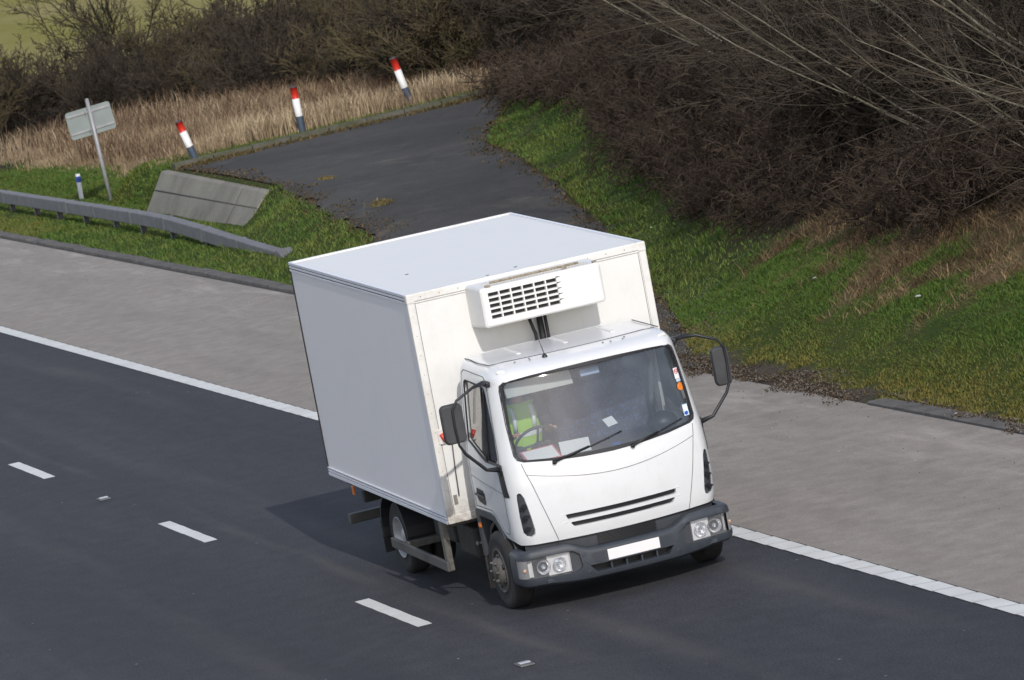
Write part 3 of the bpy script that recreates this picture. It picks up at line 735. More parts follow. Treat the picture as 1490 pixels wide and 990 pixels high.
# ------------------------------------------------------------------ road sign seen from behind
t = empty('road_sign', (-59.88, 9.9, .03), 'blank grey back of a rectangular road sign on a leaning steel pole', 'road sign')
t.rotation_euler = (R(1.9), 0, R(-4))
g = MB(); g.tube([(0, 0, -.3), (0, 0, 2.32)], .043, 14); g.tube([(0, 0, 2.32), (0, 0, 2.345)], [.046, .03], 14); g.build('pole', M['galv'], t)
def rrect(w, h, r, n=5, cx=0, cy=0):
    P = []
    for sx, sy, a0 in ((1, 1, 0), (-1, 1, 90), (-1, -1, 180), (1, -1, 270)):
        for k in range(n + 1):
            a = R(a0 + 90 * k / n); P.append((cx + sx * (w / 2 - r) + r * math.cos(a), cy + sy * (h / 2 - r) + r * math.sin(a)))
    return P
pl = empty_t = bpy.data.objects.new('plate', None); bpy.data.objects.remove(pl)
rot = Matrix.Rotation(R(-4.5), 4, 'X')
g = MB(); g.prism(rrect(1.0, .60, .06), -.068, -.062, 'x'); pl = g.build('plate', M['signback'], t); pl.location = (0, -.02, 1.86); pl.rotation_euler = (R(3.2), 0, 0)
for dz in (-.18, .2):
    g = MB(); g.b2((-.061, -.48, dz - .022), (-.04, .48, dz + .022)); g.b2((-.04, -.07, dz - .03), (.05, -.058, dz + .03)); g.b2((-.04, .058, dz - .03), (.05, .07, dz + .03)); g.build('rail', M['galv'], pl)
# ------------------------------------------------------------------ marker posts
M['cap'] = simple('post_cap', (.05, .05, .06), .6)
def marker(x, y, z, hgt, tilt, label):
    t = empty('marker_post', (x, y, z), label, 'marker post', 'red and white marker posts by the ramp'); t.rotation_euler = tilt
    r = .078
    g = MB(); g.lathe([(-.2, r), (hgt * .34, r)], (0, 0, 0), 'z', 20); g.build('base_band', M['navy'], t)
    g = MB(); g.lathe([(hgt * .34, r), (hgt * .34 + .003, r + .0005), (hgt * .72, r + .0005), (hgt * .72, r)], (0, 0, 0), 'z', 20); g.build('white_band', M['white_gloss'], t)
    g = MB(); g.lathe([(hgt * .72, r), (hgt * .722, r - .001), (hgt * .965, r - .001), (hgt * .965, r)], (0, 0, 0), 'z', 20); g.build('red_band', M['red'], t)
    g = MB(); g.lathe([(hgt * .965, r + .001), (hgt * .98, r + .001), (hgt * .995, r * .8), (hgt, 0)], (0, 0, 0), 'z', 20); g.build('cap', M['cap'], t)
marker(-56.53, 11.12, .84, .90, (R(13), R(-2), 0), 'leaning marker post with a red top nearest the concrete wall')
marker(-57.85, 13.83, .84, 1.0, (R(.5), 0, 0), 'upright red-topped marker post in the middle of the three')
marker(-59.0, 16.62, .86, 1.08, (R(11), R(-1), 0), 'farthest of the three red-topped marker posts, before the dark hedge')
t = empty('verge_post', (-62.6, 9.84, .02), 'short white verge post with a blue band behind the crash barrier', 'verge post'); t.rotation_euler = (R(-2), 0, 0)
g = MB(); g.prism(rrect(.13, .09, .03), -.2, .44, 'z'); g.build('stem', M['white_gloss'], t)
g = MB(); g.prism(rrect(.138, .098, .03), .44, .57, 'z'); g.build('blue_band', M['blue'], t)
g = MB(); g.prism(rrect(.132, .092, .03), .57, .62, 'z'); g.build('cap', M['white_gloss'], t)
# ------------------------------------------------------------------ litter
M['litter'] = simple('litter_paper', (.42, .42, .42), .8)
def litter(x, y, s, seed, label, mat='litter'):
    r = random.Random(seed); V = []; n = 6
    rows = [[((i / n - .5) * s * 2, (j / n - .5) * s * 1.4, .03 + s * r.uniform(0, .6) * (.4 + math.sin(i * 1.3 + j) ** 2)) for j in range(n + 1)] for i in range(n + 1)]
    o = MB().grid(rows, smooth=False).build('crumpled_litter', M[mat]); o.location = (x, y, height(x, y) + .03); o.rotation_euler = (0, 0, r.uniform(0, 3)); props(o, label, 'litter')
litter(-14.5, 9.14, 0.028, 1, 'small pale scrap of litter caught in the grass of the bank')
litter(-10.63, 9.05, 0.033, 2, 'grey scrap of litter in the brown grass at the far right')
litter(-27.9, 11.4, 0.022, 3, 'tiny white scrap of litter in the grass beyond the truck')
litter(-50.7, 8.8, .09, 4, 'white crumpled litter under the crash barrier in front of the concrete wall')
litter(-4.95, 7.1, 0.019, 5, 'pale scrap of litter on the kerb at the right edge')
# ------------------------------------------------------------------ truck materials
def mat_paint(name, c, dirt=.5, rough=.35, coat=.5, dirt_c=(.33, .29, .23), lowz=None):
    m, t, b = new_mat(name); n = NT(m); b.inputs['Roughness'].default_value = rough; b.inputs['Coat Weight'].default_value = coat; b.inputs['Coat Roughness'].default_value = .12
    v = n.map(); f = n.rng(n.noise(v, 2.6, 8, .7), .50, .78, 0, .4 * dirt); cc = n.mix(f, c, dirt_c)
    st = n.rng(n.noise(n.map(scale=(6, 6, .5)), 2.5, 5, .7), .58, .78, 0, .4 * dirt); cc = n.mix(st, cc, dirt_c)
    if lowz is not None:
        z = n.xyz()[2]; g = n.math('MULTIPLY', n.rng(z, lowz[0], lowz[1], 1, 0, True), n.rng(n.noise(v, 9, 6, .75), .35, .7, 0, lowz[2])); cc = n.mix(g, cc, (.20, .15, .10))
    n.color(cc); return m
M['paint'] = mat_paint('cab_white', (.735, .745, .755), .3, .28, .7)
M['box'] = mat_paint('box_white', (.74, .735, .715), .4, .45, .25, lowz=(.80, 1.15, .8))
M['box_side'] = mat_paint('box_side_lifted', (.86, .84, .85), .3, .4, .3, (.50, .52, .56), lowz=(.78, .9, .3))  # same box white, raised in colour to brighten the shaded side
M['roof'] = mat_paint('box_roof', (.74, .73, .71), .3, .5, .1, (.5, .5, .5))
M['trim'] = mat_paint('box_trim', (.72, .71, .68), 1.2, .45, .1, (.34, .28, .20), lowz=(.75, 1.1, .9))
M['trim_side'] = mat_paint('side_trim', (.72, .73, .78), .5, .4, .1, (.35, .35, .38))  # trim white made cooler, the side's sky tint put into the colour
M['groove'] = simple('groove', (.09, .085, .085), .8)
M['hair_line'] = simple('panel_gap', (.13, .135, .14), .7)
M['bumper'] = simple('bumper_plastic', (.038, .045, .056), .5, 0, .45, noise=.12, nscale=6, bump=.15, bscale=300)
M['black'] = simple('black_plastic', (.016, .017, .02), .45)
M['dark_plastic'] = simple('dark_plastic', (.045, .05, .058), .55, noise=.12, nscale=8)
M['rubber'] = simple('rubber', (.014, .014, .017), .6)
M['tyre'] = simple('tyre', (.022, .022, .023), .85, noise=.25, nscale=10, bump=.3, bscale=120)
M['rim_front'] = simple('wheel_steel', (.11, .10, .09), .7, .1, noise=.35, nscale=7)
M['rim_rear'] = simple('wheel_silver', (.42, .42, .44), .5, .4, noise=.2, nscale=7)
M['chassis'] = simple('chassis', (.030, .029, .028), .8, noise=.4, nscale=6)
M['alloy'] = simple('side_guard', (.085, .083, .080), .6, .2, noise=.3, nscale=4)
M['orange'] = simple('orange_lens', (.75, .20, .02), .3)
M['redlens'] = simple('red_lens', (.62, .05, .03), .35)
M['plate'] = simple('number_plate', (.80, .78, .78), .4)
M['chrome'] = simple('reflector', (.88, .89, .92), .2, .75)
M['mirror'] = simple('mirror_back', (.045, .047, .05), .55, noise=.25, nscale=5)
M['paper'] = simple('paper', (.80, .82, .86), .7); M['paper_red'] = simple('folder_red', (.60, .16, .20), .6)
M['dash'] = simple('dashboard', (.06, .062, .066), .7); M['seat'] = None
M['cab_in'] = simple('cab_lining', (.20, .205, .215), .8)
M['clear_lamp'] = simple('marker_lens', (.70, .70, .66), .25)
def mat_glass(name, tint, film=.06, filmc=(.6, .65, .72)):
    m = bpy.data.materials.new(name); m.use_nodes = True; t = m.node_tree; t.nodes.clear(); L = t.links
    out = t.nodes.new('ShaderNodeOutputMaterial'); tr = t.nodes.new('ShaderNodeBsdfTransparent'); tr.inputs[0].default_value = (*tint, 1)
    gl = t.nodes.new('ShaderNodeBsdfGlossy'); gl.inputs['Roughness'].default_value = .04; df = t.nodes.new('ShaderNodeBsdfDiffuse'); df.inputs[0].default_value = (*filmc, 1)
    fr = t.nodes.new('ShaderNodeFresnel'); fr.inputs[0].default_value = 1.52; mul = t.nodes.new('ShaderNodeMath'); mul.operation = 'MULTIPLY'; mul.inputs[1].default_value = 2.3
    tc = t.nodes.new('ShaderNodeTexCoord'); nz_ = t.nodes.new('ShaderNodeTexNoise'); nz_.inputs['Scale'].default_value = 3.2; nz_.inputs['Detail'].default_value = 7; nz_.inputs['Distortion'].default_value = .6
    mr = t.nodes.new('ShaderNodeMapRange'); mr.inputs[1].default_value = .35; mr.inputs[2].default_value = .75; mr.inputs[3].default_value = film * .5; mr.inputs[4].default_value = film * 2.2
    m1 = t.nodes.new('ShaderNodeMixShader'); m2 = t.nodes.new('ShaderNodeMixShader')
    L.new(tc.outputs['Object'], nz_.inputs[0]); L.new(nz_.outputs[0], mr.inputs[0]); L.new(fr.outputs[0], mul.inputs[0])
    L.new(mr.outputs[0], m1.inputs[0]); L.new(tr.outputs[0], m1.inputs[1]); L.new(df.outputs[0], m1.inputs[2])
    L.new(mul.outputs[0], m2.inputs[0]); L.new(m1.outputs[0], m2.inputs[1]); L.new(gl.outputs[0], m2.inputs[2]); L.new(m2.outputs[0], out.inputs[0]); return m
M['glass'] = mat_glass('windscreen_glass', (.80, .84, .85), .035, (.55, .62, .72)); M['glass_side'] = mat_glass('side_glass', (.62, .66, .66), .03); M['lamp_glass'] = mat_glass('lamp_glass', (1, 1, 1), .06, (.95, .96, 1.0))

# ------------------------------------------------------------------ truck
TH = 0.031756566   # the unladen body sits nose down
YC = 1.2890820
truck = empty('refrigerated_truck', (0, YC, 0), 'white refrigerated box lorry with a cooling unit over its cab, driving on the motorway', 'lorry')
def tilt(o): o.rotation_euler = (0, TH, 0); return o
def bp_(g, name, mat, bevel=0, parent=None):
    if parent is None: return tilt(g.build(name, mat, truck, bevel))
    return g.build(name, mat, parent, bevel)
def seg(tab, z):
    if z <= tab[0][0]: return tab[0][1]
    for (a, b), (c, d) in zip(tab, tab[1:]):
        if z <= c: return b + (d - b) * (z - a) / (c - a)
    return tab[-1][1]
FX = [(.70, .825), (.78, .845), (.95, .862), (1.10, .868), (1.30, .86), (1.50, .825), (1.62, .79), (1.9, .715), (2.15, .648), (2.31, .60), (2.36, .57), (2.40, .50), (2.43, .40), (2.45, .25), (2.462, .05), (2.47, -.15)]
WX = [(.70, 1.045), (.78, 1.06), (1.0, 1.07), (1.25, 1.07), (1.5, 1.062), (1.7, 1.045), (2.0, 1.015), (2.3, .98), (2.36, .965), (2.40, .945), (2.43, .915), (2.45, .87), (2.462, .75), (2.47, .5)]
RX_, RY_ = .19, .15
XR = -.66
def wz(z): return seg(WX, z)
def front_x(y, z, off=0):
    a = abs(y); w = wz(z) + off; f = seg(FX, z) + off; k = min(1.0, max(0.0, (a - (w - RY_)) / RY_))
    return f - .2 * a * a - RX_ * (1 - math.sqrt(max(0.0, 1 - k * k)))
def side_y(x, z, off=0):
    w = wz(z) + off
    if x <= front_x(w, z, off): return w
    lo, hi = w - RY_, w
    for i in range(24):
        m_ = (lo + hi) / 2
        if front_x(m_, z, off) > x: lo = m_
        else: hi = m_
    return lo
def outline(z, off=0, rear=XR):
    w = wz(z) + off; P = []
    h = [];
    for k in range(15): y = (w - RY_) * k / 14; h.append((front_x(y, z, off), y))
    for k in range(1, 11): an = math.pi / 2 * k / 10; y = w - RY_ + RY_ * math.sin(an); h.append((front_x(y, z, off), y))
    xs_ = h[-1][0]
    for k in range(1, 17): h.append((xs_ + (rear - xs_) * k / 16, w))
    for k in range(1, 8): h.append((rear, w * (1 - k / 8.)))
    full = h + [(h[-1][0], 0)] + [(x, -y) for x, y in reversed(h[1:])]
    return full
def shell(off, zs, rear):
    g = MB(); rows = [[(x, y, zz) for x, y in outline(z, off, rear)] for z, zz in zs]
    g.grid(rows, closed=True); n = len(rows[0]); g.f += [tuple(range(n)), tuple(range((len(rows) - 1) * n, len(rows) * n))]; g.m += [0, 0]; g.sm += [True, True]; return g
zs_o = [.70, .715, .74, .78] + [.78 + .06 * k for k in range(1, 12)] + [1.5, 1.56, 1.62, 1.7, 1.8, 1.9, 2.0, 2.1, 2.2, 2.28, 2.31, 2.34, 2.36, 2.38, 2.40, 2.415, 2.43, 2.44, 2.45, 2.456, 2.462, 2.466, 2.47]
body_ = shell(0, [(z, z) for z in zs_o], XR).build('cab_body', M['paint'], None)
zi = [.70, 1.0, 1.3, 1.6, 2.0, 2.3, 2.36]
inner = shell(-.045, [(z, z - .2 if z < 1 else z) for z in zi], XR + .04).build('tmp', M['cab_in'], None)
WS = [(-.945, 1.60), (-.925, 1.555), (-.87, 1.53), (-.6, 1.50), (-.3, 1.482), (0, 1.475), (.3, 1.482), (.6, 1.50), (.87, 1.53), (.925, 1.555), (.945, 1.60), (.94, 1.9), (.918, 2.22), (.905, 2.275), (.865, 2.305), (.6, 2.325), (.3, 2.335), (0, 2.338), (-.3, 2.335), (-.6, 2.325), (-.865, 2.305), (-.905, 2.275), (-.918, 2.22), (-.94, 1.9)]
def dens(P, n=3):
    out = []
    for a, b in zip(P, P[1:] + P[:1]):
        for k in range(n): out.append((a[0] + (b[0] - a[0]) * k / n, a[1] + (b[1] - a[1]) * k / n))
    return out
cuts = [MB().prism(WS, .2, 1.4, 'x').build('tmp', M['paint'])]
SW = [(-.55, 1.66), (-.16, 1.535), (-.02, 1.50), (.30, 1.50), (.385, 1.56), (.335, 1.8), (.17, 2.17), (.12, 2.235), (.04, 2.255), (-.50, 2.27), (-.55, 2.24)]
cuts.append(MB().prism(SW, -1.5, 1.5, 'y').build('tmp', M['paint']))
ARCH = [(-.9, .5), (-.9, .945), (-.16, .955), (-.05, .93), (.10, .83), (.22, .745), (.34, .735), (.45, .73), (.56, .69), (.57, .5)]
cuts.append(MB().prism(ARCH, -1.5, 1.5, 'y').build('tmp', M['paint']))
S1 = [(-.575, .895), (.555, .895), (.565, .905), (.57, .938), (.565, .945), (-.585, .945), (-.59, .935)]
S2 = [(-.515, .812), (.50, .812), (.52, .82), (.545, .85), (.54, .86), (-.545, .86), (-.55, .85), (-.53, .82)]
for P_ in (S1, S2): cuts.append(MB().prism(P_, .68, 1.2, 'x').build('tmp', M['paint']))
def vent(s): return [(s * .985, 1.235), (s * .965, 1.228), (s * .945, 1.18), (s * .915, 1.0), (s * .895, .85), (s * .90, .805), (s * .93, .785), (s * .975, .80), (s * .998, .84), (s * 1.008, 1.0), (s * 1.006, 1.17), (s * 1.0, 1.22)]
for s in (-1, 1): cuts.append(MB().prism(vent(s), .3, 1.2, 'x').build('tmp', M['paint']))
cut(body_, [inner] + cuts)
body_.data.materials.clear(); body_.data.materials.append(M['paint'])
body_.parent = truck; tilt(body_)
me = body_.data
at = me.attributes.get('sharp_edge') or me.attributes.new('sharp_edge', 'BOOLEAN', 'EDGE')
bm = bmesh.new(); bm.from_mesh(me); fl = [not (len(e.link_faces) == 2 and e.calc_face_angle(0) < R(32)) for e in bm.edges]
for f in bm.faces: f.smooth = True
bm.to_mesh(me); bm.free(); (me.attributes.get('sharp_edge') or me.attributes.new('sharp_edge', 'BOOLEAN', 'EDGE')).data.foreach_set('value', fl)
def patch(P, fn, off=0, rings=8):
    """disc of rings scaled in from outline P, laid on a surface fn(a,b,off)->xyz"""
    g = MB(); cx_ = sum(p[0] for p in P) / len(P); cy_ = sum(p[1] for p in P) / len(P)
    rows = [[fn(cx_ + (a - cx_) * k / rings, cy_ + (b - cy_) * k / rings, off) for a, b in P] for k in range(1, rings + 1)]
    g.grid(rows, closed=True); c0 = len(g.v); g.v.append(tuple(fn(cx_, cy_, off))); n = len(P)
    for k in range(n): g.f.append((c0, k, (k + 1) % n)); g.m.append(0); g.sm.append(True)
    return g
def F_(y, z, off=0): return (front_x(y, z) + off, y, z)
def SL(x, z, off=0): return (x, -side_y(x, z) - off, z)
def SR_(x, z, off=0): return (x, side_y(x, z) + off, z)
def inset(P, d):
    cx_ = sum(p[0] for p in P) / len(P); cy_ = sum(p[1] for p in P) / len(P); out = []
    for a, b in P:
        L = math.hypot(a - cx_, b - cy_); out.append((a + (a - cx_) / L * d, b + (b - cy_) / L * d))
    return out
def strip(P, d0, d1, fn, o0, o1):
    g = MB(); A = [fn(a, b, o0) for a, b in inset(P, d0)]; B = [fn(a, b, o1) for a, b in inset(P, d1)]; g.grid([A, B], closed=True); return g
WSd = dens(WS, 4)
ws = bp_(patch(WSd, F_, -.018, 14), 'windscreen', M['glass'])
g = strip(WSd, .010, -.028, F_, .004, -.008); g2 = strip(WSd, .010, .004, F_, .004, -.03); g.add(g2.v, g2.f); bp_(g, 'seal', M['rubber'], 0, ws)
SWd = dens(SW, 4)
for fn, nm in ((SL, 'R'), (SR_, 'L')):
    w_ = bp_(patch(SWd, fn, -.02, 6), 'side_window', M['glass_side'])
    bp_(strip(SWd, .008, -.022, fn, .004, -.006), 'seal', M['rubber'], 0, w_)
    g = MB(); g.tube([fn(.02, 1.50 + .76 * k / 8 + .0, -.004) for k in range(9)], .011, 6); bp_(g, 'divider', M['rubber'], 0, w_)
def line3(P, fn, r=.0035, off=.0008, n=12):
    g = MB(); Q = []
    for a, b in zip(P, P[1:]):
        for k in range(n): Q.append(fn(a[0] + (b[0] - a[0]) * k / n, a[1] + (b[1] - a[1]) * k / n, off))
    Q.append(fn(*P[-1], off)); g.tube(Q, r, 5, cap=False); return g
g = MB()
def addg(a, b): a.add(b.v, b.f, 0, True)
for s in (-1, 1): addg(g, line3([(s * .905, 1.515), (s * .885, 1.42), (s * .85, 1.30), (s * .80, 1.10), (s * .745, .90), (s * .69, .705)], F_))
cre = [(-.88 + 1.76 * k / 16, 1.275 + .125 * abs((-.88 + 1.76 * k / 16) / .88) ** 1.8) for k in range(17)]
addg(g, line3(cre, F_, .0028, n=3)); bp_(g, 'bonnet_gap', M['hair_line'])
# dark pieces behind the slots and the corner vents
g = MB()
for P_ in (S1, S2): addg(g, patch(dens(inset(P_, .02), 3), F_, -.05, 3))
bp_(g, 'slot_grille', M['black'])
for s in (-1, 1):
    v_ = bp_(patch(dens(inset(vent(s), .012), 3), lambda y, z, o: (front_x(y, z) - .035, y, z), 0, 4), 'corner_vent', M['dark_plastic'])
    for z in (.87, .99, 1.10):
        g = MB(); g.box((front_x(s * .955, z) - .012, s * .955, z), (.05, .085, .010), Matrix.Rotation(R(25), 3, 'Y') @ Matrix.Rotation(R(s * -45), 3, 'Z')); bp_(g, 'fin', M['black'], 0, v_)
for sgn, P_ in ((-1, S1), (-1, S2)):   # pressed shoulders at the slot ends
    g = MB()
    for s in (-1, 1):
        a, b = (s * .575, P_[0][1] + .055), (s * .70, P_[0][1] + .058)
        g.tube([F_(a[0], a[1], -.002), F_(b[0], b[1], -.003)], [.007, .001], 6)
    bp_(g, 'slot_lip', M['paint'])
# roof seam, roof rails, lamps, rivets, aerial
g = MB(); g.tube([(-.66 + .8 * k / 8, -.90 + .01 * math.sin(k), 2.452) for k in range(9)], .006, 5); g.tube([(-.66 + .8 * k / 8, .90, 2.452) for k in range(9)], .006, 5)
rs = [(-.88 + 1.76 * k / 24, ) for k in range(25)]
g.tube([(.20 - .15 * (y[0]) ** 2, y[0], 2.4555 if abs(y[0]) < .8 else 2.449) for y in rs], .004, 5); bp_(g, 'roof_seam', M['hair_line'])
g = MB()
for y in (-.5, 0, .5): g.b2((-.62, y - .02, 2.466), (-.10, y + .02, 2.4735))
bp_(g, 'roof_rib', M['roof'])
for s in (-1, 1):
    lp = MB(); z = 2.395
    lp.box((front_x(s * .85, z) + .0, s * .85, z + .0), (.03, .085, .035), Matrix.Rotation(R(-s * -18), 3, 'Z') @ Matrix.Rotation(R(-40), 3, 'Y')); bp_(lp, 'roof_lamp', M['clear_lamp'], .006)
g = MB()
for x, y in ((.30, -.66), (.36, -.52), (.27, -.5), (.38, .33), (.40, .45), (.30, .5), (.34, .26)): g.lathe([(-.002, .011), (.004, .010), (.006, 0)], (x - .05, y, 2.448 - .0 ), 'z', 8)
bp_(g, 'rivet', M['hair_line'])
g = MB(); g.lathe([(-.01, .03), (.012, .026), (.03, .012), (.04, 0)], (.30, -.36, 2.442), 'z', 12); g.tube([(.30, -.36, 2.47), (.10, -.37, 2.78)], [.0045, .0025], 5); bp_(g, 'aerial', M['black'])
# doors: gaps, handle, black quarter panel
for s, fn in ((-1, SL), (1, SR_)):
    g = line3([(-.62, .97), (-.62, 2.33), (-.56, 2.365), (.10, 2.355), (.21, 2.30), (.30, 2.05), (.42, 1.60), (.43, 1.20), (.42, .90), (.36, .80), (.22, .80), (.06, .93), (-.10, .99), (-.62, .98)], fn, .0045, .0005, 6)
    d_ = bp_(g, 'door_gap', M['hair_line'])
    bp_(line3([(-.62, 1.30), (-.2, 1.26), (.42, 1.22)], fn, .003, .001, 8), 'swage_line', M['hair_line'], 0, d_)
    bp_(patch(dens([(.33, 1.53), (.49, 1.46), (.555, 1.19), (.42, 1.19), (.36, 1.40)], 4), fn, .005, 3), 'quarter_panel', M['black'])
    h_ = bp_(patch(dens([(-.50, 1.18), (-.30, 1.17), (-.26, 1.14), (-.25, 1.05), (-.29, 1.02), (-.48, 1.04), (-.52, 1.07), (-.52, 1.15)], 3), fn, .004, 3), 'door_handle', M['black'])
    g = MB(); a = fn(-.50, 1.12, .02); b = fn(-.28, 1.11, .02); g.tube([a, b], .014, 6); bp_(g, 'grip', M['dark_plastic'], 0, h_)
    g = MB(); yy = s * (wz(.9) + .004)
    # plastic arch flare and step
    P_ = [(-.66, .95), (-.17, .96), (-.05, .935), (.10, .835), (.20, .72), (.30, .52), (.30, .45), (.24, .45), (.15, .66), (.05, .78), (-.10, .875), (-.58, .88), (-.60, .70), (-.62, .45), (-.70, .45), (-.70, .93)]
    g.prism(P_, s * .96, s * 1.075, 'y'); fl_ = bp_(g, 'wheel_arch', M['dark_plastic'], .008)
    g = MB(); g.prism([(.27, .52), (.33, .50), (.44, .42), (.45, .38), (.30, .40), (.20, .70), (.12, .80)], s * .955, s * 1.06, 'y'); bp_(g, 'step', simple('step_grey', (.25, .245, .23), .6, noise=.2), .008, fl_)
    g = MB(); P_ = [(-.44 - .02, .20), (-.46, .62), (-.36, .78), (-.18, .88), (0, .90), (.18, .87), (.34, .78), (.42, .62), (.42, .60), (.33, .74), (.17, .83), (0, .86), (-.17, .84), (-.33, .75), (-.43, .60), (-.44, .20)]
    g.prism(P_, s * .78, s * 1.05, 'y'); bp_(g, 'mudguard', M['black'])
    g = MB(); g.b2((-.72, s * .80, .10), (-.70, s * 1.06, .50)); g.b2((-.69, s * 1.0, .30), (-.66, s * 1.06, .72)); bp_(g, 'mud_flap', simple('mud_flap', (.10, .09, .075), .8, noise=.4))
    g = MB(); g.lathe([(0, .028), (.02, .026), (.03, 0)] if s > 0 else [(0, .028), (-.02, .026), (-.03, 0)], (-.60, s * 1.07, .78), 'y', 12); bp_(g, 'side_marker', M['orange'])
# ------------------------------------------------------------------ lower front
g = MB(); rows = []
for z in (.45, .60, .705):
    rows.append([(front_x(-.99 + 1.98 * k / 32, .72) - .05 - (.03 if z < .5 else 0), -.99 + 1.98 * k / 32, z) for k in range(33)])
g.grid(rows); bp_(g, 'front_apron', M['dark_plastic'])
gr = MB()
for k in range(9):
    z = .57 + .0135 * k; gr.grid([[(front_x(y_, .72) - .037 + dx, y_, z + dz) for y_ in [-.31 + .62 * j / 10 for j in range(11)]] for dx, dz in ((0, 0), (.012, .003), (0, .007))])
bp_(gr, 'lower_grille', M['black'])
g = MB()
for s in (-1, 1): g.tube([(front_x(s * .69, .72) - .046, s * .69, .60), (front_x(s * .69, .72) - .046, s * .69, .705)], .006, 5)
bp_(g, 'apron_gap', M['black'])
def bpath():
    h = []
    for k in range(31): y = .97 * k / 30; h.append((.895 - .13 * y * y, y, 0))
    for k in range(1, 9): an = math.pi / 2 * k / 8; h.append((.7727 - .17 * (1 - math.cos(an)), .97 + .155 * math.sin(an), an))
    for x in (.56, .5, .44, .40): h.append((x, 1.125, math.pi / 2))
    return h
def btop(a): return .578 + (.085) * sm((a - .40) / .26) - .015 * sm((a - 1.0) / .2)
def bbot(a): return .265 + .03 * sm((a - .5) / .5)
prof = [(0, .10), (0, .045), (.06, .012), (.16, 0), (.5, -.004), (.84, 0), (.92, .006), (.97, .02), (1.0, .045), (1.0, .10)]
H_ = bpath(); full = [(x, -y, -an) for x, y, an in reversed(H_[1:])] + H_
rows = []
for x, y, an in full:
    a = abs(y); zt, zb_ = btop(a), bbot(a); 
    nx_, ny_ = (math.cos(an), math.sin(an)) if an else (1, 0)
    rows.append([(x - nx_ * d, y - ny_ * d, zb_ + (zt - zb_) * t) for t, d in prof])
g = MB(); g.grid(rows, closed=True); n = len(prof); g.f += [tuple(range(n)), tuple(range((len(rows) - 1) * n, len(rows) * n))]; g.m += [0, 0]; g.sm += [False] * 2
bumper = g.build('bumper', M['bumper'], None)
def hl(s): return [(s * .545, .545), (s * .60, .585), (s * .62, .59), (s * 1.3, .585), (s * 1.3, .395), (s * .60, .375), (s * .56, .39), (s * .53, .42)]
cs = [MB().prism(hl(s), .745, 1.2, 'x').build('tmp', M['bumper']) for s in (-1, 1)]
cs += [MB().prism([(s * 1.0, .575), (s * 1.3, .575), (s * 1.3, .395), (s * 1.0, .395)], .58, 1.2, 'x').build('tmp', M['bumper']) for s in (-1, 1)]
cs.append(MB().prism([(-.40, .335), (.36, .335), (.42, .41), (-.46, .41)], .6, 1.2, 'x').build('tmp', M['bumper']))
cut(bumper, cs); bumper.parent = truck; tilt(bumper)
me = bumper.data; bm = bmesh.new(); bm.from_mesh(me); fl = [not (len(e.link_faces) == 2 and e.calc_face_angle(0) < R(28)) for e in bm.edges]
for f in bm.faces: f.smooth = True
bm.to_mesh(me); bm.free(); (me.attributes.get('sharp_edge') or me.attributes.new('sharp_edge', 'BOOLEAN', 'EDGE')).data.foreach_set('value', fl)
g = MB(); g.b2((.76, -.5, .32), (.77, .48, .42))
bp_(g, 'intake_grille', M['black'])
g = MB()
for y in (-.24, -.08, .08, .24): g.b2((.80, y - .008, .33), (.865, y + .008, .415))
bp_(g, 'intake_bar', M['bumper'])
def bx(y): return .895 - .13 * y * y
g = MB(); g.grid([[(bx(y) + .005, y, z) for y in [-.43 + .86 * k / 12 for k in range(13)]] for z in (.418, .422, .525, .529)]); bp_(g, 'plate_panel', M['dark_plastic'])
for s in (-1, 1):
    g = MB(); g.grid([[(bx(y) + .009, y, z) for y in [s * (.30 + .12 * k / 5) for k in range(6)]] for z in (.428, .52)]); bp_(g, 'plate_panel_pad', M['bumper'])
g = MB(); g.b2((.898, -.272, .424), (.905, .272, .532)); bp_(g, 'number_plate', M['plate'], .003)
